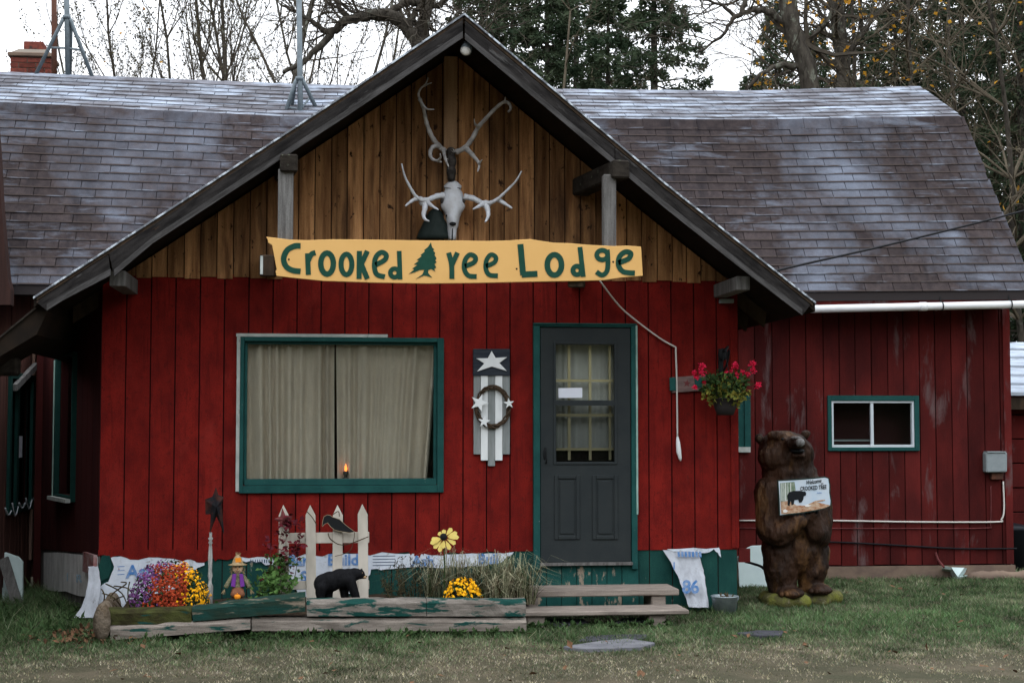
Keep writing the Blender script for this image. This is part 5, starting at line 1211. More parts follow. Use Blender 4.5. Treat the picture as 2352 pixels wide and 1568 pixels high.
# scarecrow doll
dd = .95; dl = thing('scarecrow_doll', F(546, 1374, dd), 'small scarecrow doll with straw hat and purple vest sitting in the flower bed', 'doll')
k = 1 / PXM(dd, 546)
def dp(x, y, o=0): return F(x, y, dd + o)
mb = MB(); mb.ell(dp(546, 1304), (12 * k, 11 * k, 13 * k), 14, 10); mb.build('head', M['skin'], dl, smooth=True)
for x in (542, 550): MB().ell(dp(x, 1301, 11 * k), (1.5 * k, 1 * k, 2 * k), 8, 6).build('eye', M['black'], dl)
MB().ell(dp(546, 1306, 11.5 * k), (1.6 * k, 1.6 * k, 1.4 * k), 8, 6).build('nose', M['pumpkin'], dl)
mb = MB(); mb.tube(spline([dp(541, 1309, 10.5 * k), dp(546, 1312, 11 * k), dp(551, 1309, 10.5 * k)], 4), .6 * k, 5); mb.build('mouth', M['rustred'], dl)
mb = MB(); c = dp(546, 1296); mb.lathe([(21 * k, -1 * k), (22 * k, 0), (13 * k, 3 * k), (11 * k, 10 * k), (7 * k, 18 * k), (2 * k, 22 * k)], c, 16); mb.build('hat', M['straw'], dl, smooth=True)
flat([(540, 1281), (553, 1280), (554, 1290), (541, 1291)], dd + 12 * k, .006).build('hat_patch', M['pumpkin'], dl)
mb = MB(); rr = random.Random(2)
for i in range(70):
    sx = rr.choice((-1, 1)); mb.leaf(dp(546 + sx * rr.uniform(9, 14), rr.uniform(1298, 1312), rr.uniform(-8, 6) * k), V(sx * .4, -.2, -1) + rdir(rr) * .5, rdir(rr), .03, .004)
for i in range(14): mb.leaf(dp(546 + rr.uniform(-4, 4), 1278), V(rr.uniform(-.5, .5), 0, 1), rdir(rr), .04, .004)
mb.build('straw_hair', M['straw'], dl, kind='stuff')
mb = MB()
for (x, y, rx, rz) in ((546, 1322, 10, 8), (546, 1334, 13, 12), (546, 1346, 14, 10)): mb.ell(dp(x, y), (rx * k, 9 * k, rz * k), 12, 8)
remesh(mb, 'torso', .008, 2).build('shirt', M['dollshirt'], dl, smooth=True)
for sx in (-1, 1):
    flat([(546 + sx * 3, 1317), (546 + sx * 12, 1318), (546 + sx * 16, 1346), (546 + sx * 6, 1348)], dd + 11 * k, .02).build('vest', M['vest'], dl, bevel=.003)
    mb = MB(); mb.tube(spline([dp(546 + sx * 11, 1321), dp(546 + sx * 20, 1334, .02), dp(546 + sx * 28, 1349, .03)], 4), [5 * k] * 9, 8); mb.build('arm', M['dollshirt'], dl, smooth=True)
    mb = MB(); q = dp(546 + sx * 29, 1351, .03)
    for i in range(16): mb.leaf(q, V(sx * .4, -.1, -1) + rdir(rr) * .4, rdir(rr), .05, .005)
    mb.build('straw_hand', M['straw'], dl, kind='stuff')
mb = MB(); 
for (x, y, rx, rz, o) in ((546, 1356, 15, 10, .01), (538, 1364, 9, 9, .04), (554, 1364, 9, 9, .04)): mb.ell(dp(x, y, o), (rx * k, 12 * k, rz * k), 12, 8)
remesh(mb, 'legs', .008, 2).build('trousers', M['dollbrown'], dl, smooth=True)
for (x, y, r, lab) in ((545, 1370, 7, 'small orange pumpkin at the feet of the scarecrow doll'),):
    mb = MB(); c = dp(x, y, .10)
    for i in range(8): a = i * .785; mb.ell(c + V(r * .5 * k * math.cos(a), r * .5 * k * math.sin(a), 0), (r * .6 * k, r * .6 * k, r * .8 * k), 8, 6)
    mb.tube([c + V(0, 0, r * .7 * k), c + V(0, 0, r * 1.2 * k)], 1.2 * k, 5)
    mb.build('pumpkin', M['pumpkin'], smooth=True, label=lab, cat='pumpkin')

# black bear figurine
fd = 1.02; fb = thing('bear_figurine', F(780, 1380, fd), 'black walking bear figurine with tan muzzle in front of the pickets', 'figurine')
k = 1 / PXM(fd, 780)
def bp(x, y, o=0): q = z3((x, y)); return F(q[0], q[1], fd + o)
mb = MB(); kz = .2578 * k
for (x, y, rx, rz, ry) in ((460, 850, 90, 90, 70), (520, 830, 105, 92, 74), (610, 805, 105, 92, 70), (680, 785, 80, 72, 62), (735, 765, 66, 58, 50), (785, 765, 44, 44, 40)): mb.ell(bp(x, y), (rx * kz, ry * kz, rz * kz), 14, 10)
mb.ell(bp(818, 788), (24 * kz, 20 * kz, 20 * kz), 10, 8)
for (x, y) in ((800, 722), (768, 718)): mb.ell(bp(x, y, .01 if x > 780 else -.03), (13 * kz, 8 * kz, 14 * kz), 8, 6)
for pts, o in (([(440, 880), (430, 930), (435, 985)], .03), ([(500, 880), (500, 930), (505, 990)], -.04), ([(660, 820), (640, 890), (650, 980)], -.04), ([(690, 820), (720, 890), (752, 975)], .03)):
    chain(mb, [bp(*p, o) for p in pts], [56 * kz, 46 * kz, 36 * kz], .4)
remesh(mb, 'fig', .008, 3).build('body', M['blackbear'], fb, smooth=True)
MB().ell(bp(828, 792, .012), (17 * kz, 14 * kz, 14 * kz), 10, 8).build('muzzle', M['muzzle'], fb, smooth=True)
MB().ell(bp(842, 783, .012), (7 * kz, 8 * kz, 6 * kz), 8, 6).build('nose', M['black'], fb)
MB().ell(bp(806, 752, .028), (4 * kz, 3 * kz, 4 * kz), 8, 6).build('eye', M['muzzle'], fb)

# plants
def blades(mb, c, n, h, spread, rr, w_=.006, droop=.5, tri=3):
    for i in range(n):
        a = rr.uniform(0, 6.283); s_ = rr.uniform(.1, 1); hh = h * rr.uniform(.45, 1.05); L = V(math.cos(a), math.sin(a), 0) * spread * s_
        b = c + V(rr.uniform(-1, 1) * spread * .3, rr.uniform(-1, 1) * spread * .25, 0)
        P = [b, b + L * .3 + V(0, 0, hh * .55), b + L * .75 + V(0, 0, hh * .95), b + L * (1.0 + droop) + V(0, 0, hh * (1 - .35 * droop * s_))]
        sd_ = V(-L.y, L.x, 0); sd_ = sd_.normalized() if sd_.length > 1e-5 else V(1, 0, 0)
        ws = [w_, w_, w_ * .7, 0.0008]; vs = []
        for p, ww in zip(P, ws): vs += [p - sd_ * ww / 2, p + sd_ * ww / 2]
        mb.add(vs, [(0, 1, 3, 2), (2, 3, 5, 4), (4, 5, 7, 6)])
def tuft(name, spots, label, cat='grass clump'):
    t = thing(name, F(spots[0][0], 1380, spots[0][2]), label, cat); 
    for m in ('dryg', 'dryg2', 'leafdark'):
        mb = MB(); rr = random.Random(len(m) * 3 + len(spots)); 
        for (x, h, d, n) in spots:
            c = F(x, 1382, d); c.z = SOIL - .02
            blades(mb, c, int(n * {'dryg': 1.1, 'dryg2': .5, 'leafdark': .35}[m]), h * {'dryg': 1.0, 'dryg2': .75, 'leafdark': .8}[m], .26, rr, .0055, 1.0)
        mb.build({'dryg': 'pale_blades', 'dryg2': 'brown_blades', 'leafdark': 'green_blades'}[m], M[m], t, kind='stuff')
tuft('dry_grass', [(1000, .38, .55, 70), (1040, .46, .5, 80), (1090, .40, .5, 80), (1130, .42, .6, 90), (1175, .44, .62, 90), (1205, .40, .72, 80), (1150, .30, .85, 60)], 'pale dry arching grass clump between the yellow chrysanthemum and the steps')
mb = MB(); rr = random.Random(6); sh = thing('dark_shrub', F(935, 1380, .6), 'low dark bushy plant beside the black bear figurine', 'shrub')
mb2 = MB()
for i in range(26):
    c = F(rr.uniform(888, 985), 1382, rr.uniform(.4, .75)); c.z = SOIL; tip = c + V(rr.uniform(-.12, .12), rr.uniform(-.08, .08), rr.uniform(.14, .36)); mb2.tube([c, tip], [.004, .002], 4)
    for j in range(44): mb.leaf(c.lerp(tip, rr.uniform(.1, 1.02)) + rdir(rr) * .02, rdir(rr) + V(0, 0, .5), rdir(rr), rr.uniform(.025, .05), .008)
mb2.build('stems', M['dryg2'], sh, kind='stuff'); mb.build('foliage', mat('dull_dark_green', (.028, .034, .016), (.055, .042, .022), (7, 7, 7), rough=.9), sh, kind='stuff')
vn = thing('leafy_vine', F(640, 1370, .8), 'leafy green vine with dark red leaves climbing the end picket', 'vine')
mb = MB(); mg = MB(); mr = MB(); rr = random.Random(8)
for k_ in range(9):
    a = F(rr.uniform(585, 680), 1382, rr.uniform(.68, .95)); a.z = SOIL - .02
    b = F(rr.choice((640, 655, 670, 690, 615)), rr.uniform(1180, 1290), .68); P = spline([a, a.lerp(b, .4) + rdir(rr) * .08, a.lerp(b, .75) + rdir(rr) * .05, b], 5); mb.tube(P, [.005 - .0035 * i / 15 for i in range(len(P))], 4)
    for i, p in enumerate(P):
        px, py, _ = proj(p)
        for j in range(4):
            (mr if py < 1275 or rr.random() < .14 else mg).leaf(p + rdir(rr) * .03, rdir(rr) + V(0, -.5, .1), V(0, -.3, 1) + rdir(rr) * .5, rr.uniform(.03, .06), rr.uniform(.025, .045))
for i in range(230):
    p = F(rr.gauss(628, 26), rr.gauss(1343, 18), rr.uniform(.7, 1.0)); p.z = max(p.z, SOIL); mg.leaf(p, rdir(rr) + V(0, -.5, .2), V(0, -.3, 1) + rdir(rr) * .4, rr.uniform(.035, .065), rr.uniform(.03, .05))
mb.build('stems', M['vine'], vn, kind='stuff'); mg.build('green_leaves', M['leafgreen'], vn, kind='stuff'); mr.build('red_leaves', M['leafred'], vn, kind='stuff')
bd_ = thing('broadleaf_plant', F(505, 1375, 1.0), 'low broad-leaved green plant between the chrysanthemum and the scarecrow doll', 'plant'); rr = random.Random(12); mg = MB()
for i in range(26):
    c = F(rr.uniform(488, 600), 1380, rr.uniform(.95, 1.15)); c.z = SOIL; d_ = V(rr.uniform(-.8, .8), rr.uniform(-.8, .2), rr.uniform(.35, 1)).normalized(); L_ = rr.uniform(.07, .14)
    s_ = d_.cross(V(0, 0, 1)).normalized(); P = [c, c + d_ * L_ * .5 + V(0, 0, .015), c + d_ * L_ - V(0, 0, .01)]
    w_ = rr.uniform(.03, .05); vs = [P[0], P[0] + d_ * L_ * .25 + s_ * w_ / 2, P[1] + s_ * w_ / 2, P[2], P[1] - s_ * w_ / 2, P[0] + d_ * L_ * .25 - s_ * w_ / 2, P[1] - V(0, 0, .006)]
    mg.add(vs, [(0, 1, 6), (1, 2, 6), (2, 3, 6), (3, 4, 6), (4, 5, 6), (5, 0, 6)])
mg.build('leaves', M['leafgreen'], bd_, kind='stuff')
tw = thing('dead_stalks', F(265, 1400, 1.0), 'bare brown dead stalks by the torn white wrap at the bed corner', 'dead plant'); mb = MB(); rr = random.Random(21)
for pts in (((232, 1398), (240, 1370), (233, 1352)), ((300, 1398), (280, 1362), (243, 1340)), ((296, 1400), (294, 1360), (298, 1335)), ((262, 1400), (255, 1368), (290, 1340), (278, 1336)), ((288, 1398), (262, 1372), (236, 1362)), ((250, 1400), (258, 1380), (285, 1368)), ((305, 1400), (310, 1380), (296, 1352), (262, 1345)), ((275, 1400), (262, 1385), (240, 1385))):
    P = [F(x, y, .95 + rr.uniform(-.15, .15)) for x, y in pts]; P[0].z = SOIL - .03; mb.tube(spline(P, 4), .0055, 5)
mb.build('stalks', M['dryg2'], tw, kind='stuff')

# ------------------------------------------------------------------ carved bear and its sign
B = G(1826, 1384); BDp = -B.y; k = 1 / PXM(BDp, 1826)
bs = thing('carved_bear', V(B.x, B.y, .0), 'varnished wooden carved bear standing upright holding a welcome sign', 'statue')
def cp_(x, y, o=0): return F(x, y, BDp + o)
mb = MB()
def el(x, y, rx, rz, ry, o=0, m=None): mb.ell(cp_(x, y, o), (rx * k, ry, rz * k), 18, 12, m)
el(1820, 1178, 78, 100, .24); el(1816, 1122, 72, 58, .23); el(1824, 1262, 74, 62, .23); el(1812, 1086, 64, 36, .21)
el(1802, 1046, 62, 52, .21); el(1800, 1026, 56, 38, .18); el(1826, 1040, 42, 42, .19, .04)
el(1822, 1018, 28, 17, .15, .15); el(1829, 1016, 21, 14, .10, .26); el(1835, 1017, 15, 13, .05, .34); el(1829, 1046, 20, 9, .11, .16); el(1826, 1066, 42, 24, .16, .04); el(1772, 1052, 30, 30, .12, .08)
el(1743, 1006, 11, 12, .035, -.02); el(1851, 997, 11, 11, .035, -.06)
el(1785, 1000, 24, 12, .06, .12)
chain(mb, [cp_(1766, 1128, .08), cp_(1768, 1215, .15), cp_(1790, 1226, .22), cp_(1834, 1196, .27)], [34 * k, 31 * k, 30 * k, 21 * k], .3, 12, 8)
chain(mb, [cp_(1882, 1128, .06), cp_(1884, 1228, .12), cp_(1872, 1222, .2), cp_(1864, 1180, .25)], [26 * k, 27 * k, 25 * k, 19 * k], .3, 12, 8)
chain(mb, [cp_(1793, 1268, .05), cp_(1794, 1310, .08), cp_(1797, 1352, .06)], [43 * k, 39 * k, 33 * k], .3, 12, 8)
chain(mb, [cp_(1868, 1268, .02), cp_(1866, 1310, .05), cp_(1860, 1346, .03)], [38 * k, 34 * k, 26 * k], .3, 12, 8)
el(1812, 1360, 34, 14, .20, .13); el(1880, 1353, 30, 13, .18, .10)
body = remesh(mb, 'bear', .015, 2)
def carve(b, c, amp):
    out = []
    for v in b.v:
        q = Vector(v); n = (q - Vector((c.x, c.y, q.z))); n = n.normalized() if n.length > 1e-6 else n
        out.append(tuple(q + n * (amp * mnoise.noise(V(q.x * 19, q.y * 19, q.z * 6)) + amp * .6 * mnoise.noise(V(q.x * 38, q.y * 38, q.z * 16)))))
    b.v = out
carve(body, B, .020)
body.build('body', M['bear'], bs, smooth=True)
el_ = lambda x, y, rx, rz, ry, o, nm, m: MB().ell(cp_(x, y, o), (rx * k, ry, rz * k), 12, 8).build(nm, M[m], bs, smooth=True)
el_(1838, 1016, 11, 10, .03, .375, 'nose', 'bearface'); el_(1829, 1006, 13, 5, .07, .30, 'muzzle_top', 'bearface'); el_(1797, 1008, 4, 3, .02, .165, 'eye', 'black'); el_(1845, 1006, 4, 3, .02, .12, 'eye', 'black')
el_(1744, 1007, 6, 7, .012, .012, 'inner_ear', 'darkwood')
el_(1832, 1035, 17, 5, .06, .235, 'mouth', 'black')
for cx, cy, o in ((1812, 1364, .28), (1880, 1357, .22)):
    for j in range(4): el_(cx - 18 + 12 * j, cy, 6, 7, .05, o - .02 * abs(j - 1.5), 'toe', 'bear')
for cx, cy in ((1836, 1190), (1864, 1176)):
    for j in range(4):
        mb = MB(); mb.tube([cp_(cx - 12 + 8 * j, cy + 2, .30), cp_(cx - 12 + 8 * j, cy - 8, .325), cp_(cx - 11 + 8 * j, cy - 14, .315)], [.012, .009, .003], 6); mb.build('claw', M['black'], bs, smooth=True)
# mossy stone under the bear
mb = MB(); rr = random.Random(14)
for i in range(26):
    a = rr.uniform(0, 6.283); q = rr.uniform(0, 1) ** .5; mb.ell(V(B.x + .02 + .34 * q * math.cos(a), B.y + .24 * q * math.sin(a) - .02, .035), (.10, .10, .075), 10, 6)
mb.ell(V(B.x + .36, B.y - .02, .05), (.09, .08, .075)); mb.ell(V(B.x - .1, B.y, .03), (.2, .2, .07))
remesh(mb, 'stone', .018, 3).build('mossy_stone', M['moss'], smooth=True, label='flat yellow mossy stone under the carved bear', cat='stone')
# welcome sign (flat print on a cut-out board)
def z7(p): return (1708.9 + p[0] * .2696, 973.9 + p[1] * .2696)
WS = BDp + .335
wsn = thing('welcome_sign', cp_(1850, 1180, .335), 'small picture board reading Welcome to Crooked Tree held by the carved bear', 'sign')
pb = [(290, 480), (420, 472), (560, 462), (690, 448), (722, 460), (732, 520), (730, 580), (742, 650), (738, 690), (690, 716), (600, 735), (480, 755), (370, 768), (305, 775), (300, 640)]
flat([z7(p) for p in pb], WS, .025).build('board', mat('pale_print', (.60, .64, .68), (.48, .58, .68), (6, 6, 6), rough=.5), wsn, bevel=.002)
mb = MB(); ribbon(mb, [z7(p) for p in pb], 2.4, WS + .002, .02, True); mb.build('dark_edge', mat('green_black_edge', (.02, .035, .03)), wsn)
lay_ = 0
def patch(pts, m, nm):
    global lay_
    lay_ += 1; flat([z7(p) for p in pts], WS + .0025 + .0003 * lay_, .0015).build(nm, m, wsn)
cg = mat('print_forest', (.10, .16, .10), (.30, .34, .26), (60, 60, 20), rough=.6); co = mat('print_leaves', (.32, .12, .05), (.55, .42, .30), (30, 30, 60), rough=.6); cbk = mat('print_black', (.012, .014, .016), rough=.5)
patch([(310, 500), (430, 490), (440, 560), (400, 600), (360, 650), (312, 660)], cg, 'printed_trees')
patch([(312, 660), (380, 650), (450, 690), (530, 690), (610, 650), (690, 640), (690, 650), (620, 662), (736, 690), (690, 712), (600, 730), (480, 750), (370, 762), (318, 765)], co, 'printed_leaves')
for i, (x, w_) in enumerate(((320, 5), (338, 4), (352, 6), (372, 4), (395, 5))): patch([(x, 500), (x + w_, 500), (x + w_ + 2, 650), (x, 652)], mat('print_birch', (.7, .72, .7)), 'printed_trunk')
patch([(368, 610), (380, 580), (420, 566), (480, 566), (505, 572), (520, 570), (530, 585), (528, 605), (510, 612), (505, 640), (490, 665), (470, 668), (462, 640), (430, 645), (425, 680), (405, 690), (398, 650), (388, 695), (372, 690), (372, 640)], cbk, 'printed_bear')
patch([(330, 735), (350, 722), (375, 735), (360, 752), (338, 752)], mat('print_white', (.75, .72, .68)), 'printed_leaf'); patch([(515, 690), (540, 680), (575, 690), (550, 702), (525, 702)], MATS['print_white'], 'printed_leaf')
def zl_text(body, x, y, hz, m, xs=1.0, it=0.0, rot=-.055):
    t = text_mb(body, 1.0, .02); kk = hz * .2696 / PXM(WS, 1850) / .73; q = z7((x, y)); o = F(q[0], q[1], WS + .005); t2 = MB(); t2.f = t.f
    t2.v = [(o.x + (a + it * b) * kk * xs, o.y - c * .3, o.z + b * kk - (a * kk * xs) * rot) for a, b, c in t.v]; return t2.build('lettering', m, wsn)
zl_text('Welcome', 525, 514, 36, cbk, .70, .3, -.14); zl_text('to', 655, 512, 18, cbk, .9, .3); zl_text('CROOKED TREE', 478, 566, 36, cbk, .64, 0, -.07); zl_text('lodge', 620, 590, 14, mat('print_blue', (.2, .3, .5)), 1, .3)

# ------------------------------------------------------------------ along the long house
HD = -YB
gu = thing('gutter_pipe', F(2100, 712, HD + .46), 'white plastic pipe gutter hung under the eave of the long house', 'gutter')
a, b = F(1845, 710, HD + .46), F(2480, 696, HD + .46)
mb = MB(); mb.tube([a, b], .040, 14); mb.build('pipe', M['pvc'], gu, smooth=True)
mb = MB(); mb.tube([a.lerp(b, .415), a.lerp(b, .44)], .046, 14); mb.build('coupling', M['pvc'], gu, smooth=True)
for t in (.495, .745):
    c = a.lerp(b, t); mb = MB()
    P = [c + V(0, .048 * math.cos(i * .5236), .048 * math.sin(i * .5236)) for i in range(13)]; mb.tube(P, .006, 5, cap=False); mb.tube([c + V(0, .02, .044), c + V(0, .06, .14)], .006, 5); mb.build('hanger', M['black'], gu)
mbx = thing('meter_box', F(2290, 1085, HD), 'grey metal electrical box on the long house corner', 'electrical box')
flat([(2265, 1038), (2314, 1038), (2314, 1084), (2266, 1085)], HD + .10, .098).build('box', M['greybox'], mbx, bevel=.012)
flat([(2268, 1036), (2311, 1036), (2311, 1039), (2268, 1039)], HD + .11, .1).build('lid_flange', M['greybox'], mbx)
flat([(2278, 1086), (2304, 1086), (2304, 1100), (2278, 1100)], HD + .05, .048).build('knockout_box', M['rust'], mbx)
def wire(pts, d, r, m, label, nm='wall_cable', n=5):
    mb = MB(); mb.tube(spline([F(x, y, HD + (d if len(p_) == 2 else p_[2])) for p_ in pts for x, y in [p_[:2]]], n), r, 6); mb.build(nm, M[m], smooth=True, label=label, cat='cable')
wire([(1696, 1195), (1900, 1195), (2100, 1198), (2285, 1198), (2300, 1192), (2306, 1170), (2304, 1105)], .015, .009, 'cord', 'upper white cable along the long house wall running up to the grey box')
wire([(1696, 1212), (1900, 1213), (2100, 1213), (2262, 1212), (2275, 1200), (2276, 1115)], .012, .0055, 'rustred', 'thin dull cable just below the white cable on the long house wall')
wire([(1696, 1066), (1800, 1076), (1900, 1243), (2050, 1248), (2200, 1258), (2335, 1260)] if False else [(1880, 1243), (1960, 1246), (2050, 1251), (2200, 1259), (2335, 1259)], .016, .009, 'cable', 'black cable sagging low along the long house wall behind the carved bear')
mb = MB(); mb.tube(spline([F(1690, 690, .2) if False else V(_rx[-1] - .3, -.2, zTop(_rx[-1] - .3) + .02), F(1778, 623, .2), F(2050, 560, -1.0), F(2352, 484, -2.2), F(2700, 388, -3.5)], 6), .011, 6)
mb.build('power_cable', M['cable'], smooth=True, label='black overhead cable running off from the right slope of the gabled roof', cat='cable')
# foam sheets and bits
def sheet(pts, d, t, lab, nm='foam_sheet', m='mint', cat='foam sheet', lean=0.0):
    P = [F(x, y, d) for x, y in pts]; z0 = min(p.z for p in P); P = [p + V(0, (p.z - z0) * lean, 0) for p in P]; sh_ = min(0, z0)
    mb = MB().prism(P, (0, t, 0)); lo = min(v[2] for v in mb.v); mb.v = [(x, y, z - lo - .01 if lo > 0 else z) for x, y, z in mb.v]; return mb.build(nm, M[m], label=lab, cat=cat, bevel=.004)
sheet([(1698, 1330), (1699, 1262), (1716, 1244), (1734, 1236), (1760, 1235), (1762, 1330)], -1.9, .04, 'pale mint foam sheet leaning on the wall behind the carved bear', lean=.25)
sheet([(-40, 1372), (-40, 1250), (10, 1252), (40, 1262), (50, 1274), (52, 1372)], -1.2, .05, 'pale mint foam sheet leaning on the brown side wing', lean=.1)
mb = MB(); a, b = F(44, 1368, -.95), F(8, 1282, -1.1); a.z = -.01; mb.beam(a, b, .09, .03, up=(0, 1, .2)); mb.build('loose_board', M['oldwood'], label='grey board leaning against the foam sheet by the brown side wing', cat='board')
mb = MB(); q = [(2164, 1316), (2166, 1298), (2185, 1302), (2215, 1303), (2218, 1308), (2246, 1311), (2240, 1320), (2200, 1324)]
mb.prism([G(x, y, .03) if y > 1305 else F(x, y, HD + .14) for x, y in q], (0, .02, -.03)); mb.build('plastic_scrap', M['mint'], label='crumpled pale plastic scrap on the grass by the long house foundation', cat='scrap')
mb = MB(); mb.tube([F(2168, 1302, HD + .2), F(2155, 1285, HD + .05), F(2149, 1268, HD + .02)], .012, 5); mb.build('stick', M['rustred'], label='thin reddish stick poking up from the pale plastic scrap', cat='stick')
mb = MB(); mb.tube(spline([F(1712, 1289, -1.6), F(1730, 1294, -1.5), F(1752, 1303, -1.4), F(1775, 1330, -1.3)], 5), .014, 6); mb.build('hose', M['cable'], smooth=True, label='black hose in front of the mint foam sheet behind the carved bear', cat='hose')
mb = MB(); rr = random.Random(3)
for i in range(8): mb.ell(F(2240 + 16 * i, 1322, HD + .16) * 1.0 + V(0, 0, 0), (.10, .08, .07 + .02 * rr.random()), 8, 6)
mb.v = [(x, y, max(-.02, z - .02)) for x, y, z in mb.v]
remesh(mb, 'edge', .03, 2).build('foundation_stone', M['concrete'], smooth=True, label='low rough stone ledge at the far corner of the long house', cat='stone')
# woodshed past the corner
ws_ = thing('woodshed', V(XH + 1.0, 4.2, 0), 'low dark red plank shed with frosted board roof past the corner of the long house', 'shed')
sx0, sx1 = XH + .10, XH + 2.4
for i in range(7):
    z0 = .04 + i * .285; mb = MB(); mb.box(sx0, sx1, 4.0 + rr.uniform(-.015, .015), 4.03, z0, z0 + .272); mb.build('wall_plank', M['red_old'], ws_, bevel=.004)
mb = MB(); mb.box(sx0 + .03, sx1, 4.035, 5.6, 0, 2.0); mb.build('shed_core', M['dark'], ws_)
zr = lambda py, Y: hit(2330, py, (0, Y, 0), (0, 1, 0)).z
z0, z1 = zr(908, 3.75), zr(788, 4.9)
for i in range(6):
    t0, t1 = i / 6, (i + .93) / 6; ya, yb = 3.75 + 1.15 * t0, 3.75 + 1.15 * t1; za, zb = z0 + (z1 - z0) * t0, z0 + (z1 - z0) * t1; mb = MB()
    mb.hexa([(sx0 - .1, ya, za), (sx1, ya, za), (sx1, yb, zb), (sx0 - .1, yb, zb), (sx0 - .1, ya, za + .04), (sx1, ya, za + .04), (sx1, yb, zb + .02), (sx0 - .1, yb, zb + .02)]); mb.build('roof_plank', M['frostwood'], ws_)
mb = MB(); mb.box(sx0 - .0, sx1, 3.78, 4.0, z0 - .16, z0 - .02); mb.build('roof_beam', M['darkwood'], ws_)
mb = MB(); c = V(XH + .33, 3.3, 0); mb.lathe([(.20, 0), (.23, .45), (.24, .46), (.20, .50), (.05, .53)], c, 14); mb.build('black_bin', mat('black_plastic', (.010, .011, .014), rough=.4), smooth=True, label='black plastic bin between the long house corner and the shed', cat='bin')
# masts on the roof
def mast(px, y_top, y_apex, feet, Y, label, rc_='galv'):
    t = thing('antenna_mast', hit(px, y_apex + 130, (0, Y, 0), (0, 1, 0)), label, 'antenna mast', 'antenna masts on the long house roof')
    P = lambda x, y, o=0: hit(x, y, (0, Y + o, 0), (0, 1, 0))
    base = P(px + 3, y_apex + 138); mb = MB(); mb.tube([base, P(px + 1, y_apex), P(px - 2, y_top)], .03, 10); mb.build('pole', M[rc_], t, smooth=True)
    for (x, y, o) in feet:
        mb = MB(); mb.tube([P(px - (6 if x < px else -6), y_apex + 3), P(px - (10 if x < px else -10), y_apex + 10), P(x, y, o)], .022, 8); mb.build('leg', M[rc_], t, smooth=True)
    mb = MB(); mb.tube([P(px, y_apex - 3), P(px, y_apex + 5)], .045, 10); mb.build('collar', M[rc_], t, smooth=True)
    f = feet[:2]; mid = [(P(px, y_apex + 4).lerp(P(x, y, o), .52)) for x, y, o in f]; c = P(px + 2, y_apex + 72)
    mb = MB(); mb.tube([mid[0], c, mid[1]], .012, 6); mb.build('brace', M[rc_], t)
mast(153, -80, 39, [(82, 172, -.02), (214, 182, -.02), (160, 190, .5)], YR, 'steel tripod antenna mast on the roof ridge beside the brick chimney')
mast(688, -80, 180, [(640, 306, 0.0), (733, 262, .15), (662, 300, .3)], YK + .25, 'steel tripod antenna mast on the roof just behind the gable slope')
mb = MB(); a = hit(126, 190, (0, 4.75, 0), (0, 1, 0)); b = hit(124, -60, (0, 4.75, 0), (0, 1, 0)); mb.tube([a - V(0, 0, .3), b], .032, 8); mb.build('rusty_pole', M['rust'], smooth=True, label='rusty brown pole rising behind the ridge next to the brick chimney', cat='pole')
# ------------------------------------------------------------------ trees behind the house
def tree_thing(name, px, Y, label, group):
    p = hit(px, 980, (0, Y, 0), (0, 1, 0)); p.z = 0; return thing(name, p, label, 'tree', group), p
def bare(px, Y, h, r, seed, label, group, lean=(0, 0), spread=.45, up=.12, kids=(14, 7, 5), lens=(.42, .5, .5), zmin=2.5, buds=0, yellow=0, barkm='bark', twigm='twig', name='bare_tree'):
    rr = random.Random(seed); t, base = tree_thing(name, px, Y, label, group); trunk, crown, leaf, yl = MB(), MB(), MB(), MB()
    def br(p, d, L, r, lev):
        n = (9, 6, 5, 3)[lev]; path = [p]; q = p.copy(); d = d.copy(); pts = []
        for i in range(n):
            d = (d + rdir(rr) * (.10, .18, .26, .32)[lev] + V(0, 0, up * (1 if lev else 0))).normalized(); q = q + d * (L / n); path.append(q.copy()); pts.append((q.copy(), d.copy()))
        rad = [r * (1 - .72 * i / n) for i in range(n + 1)]
        (trunk if lev == 0 or r > .035 else crown).tube(path, rad, (8, 5, 4, 3)[lev], cap=False)
        if lev < 3:
            for j in range(kids[lev]):
                tt = rr.uniform(.22 if lev else .15, 1.0); i = min(n - 1, int(tt * n)); pp, dd_ = pts[i]
                if lev == 0 and pp.z < zmin: continue
                sd_ = dd_.cross(rdir(rr)).normalized(); nd = (dd_ * (1 - spread) + sd_ * spread * 1.35).normalized()
                br(pp, nd, L * lens[lev] * rr.uniform(.6, 1.1) * (1.15 - .5 * tt), max(.0045, rad[i + 1] * rr.uniform(.45, .65)), lev + 1)
        if lev >= 2:
            for pp, dd_ in pts:
                if buds and rr.random() < buds: leaf.leaf(pp, rdir(rr), rdir(rr), rr.uniform(.04, .08), rr.uniform(.02, .04))
                if yellow and rr.random() < yellow: yl.leaf(pp + rdir(rr) * .04, rdir(rr) + V(0, 0, -.6), rdir(rr), rr.uniform(.06, .10), rr.uniform(.05, .075))
    br(base, V(lean[0], lean[1], 1).normalized(), h, r, 0)
    trunk.build('trunk', M[barkm], t, smooth=True)
    if crown.f: crown.build('crown', M[twigm], t, kind='stuff')
    if leaf.f: leaf.build('dry_leaves', M['budleaf'], t, kind='stuff')
    if yl.f: yl.build('yellow_leaves', M['birchleaf'], t, kind='stuff')
    return t
GB = 'bare trees behind the house'
LB0 = ['slender bare sapling rising just beyond the brick chimney', 'wispy bare sapling seen between the brick chimney and the rusty pole']
LB1 = ['thin leaning bare tree beside the ridge mast, nearest to its tripod', 'thin bare tree second past the ridge mast', 'leaning bare tree midway between the two antenna masts', 'strongly leaning bare tree with clumps of dry leaves between the masts', 'straight thin bare tree behind the strongly leaning one between the masts']
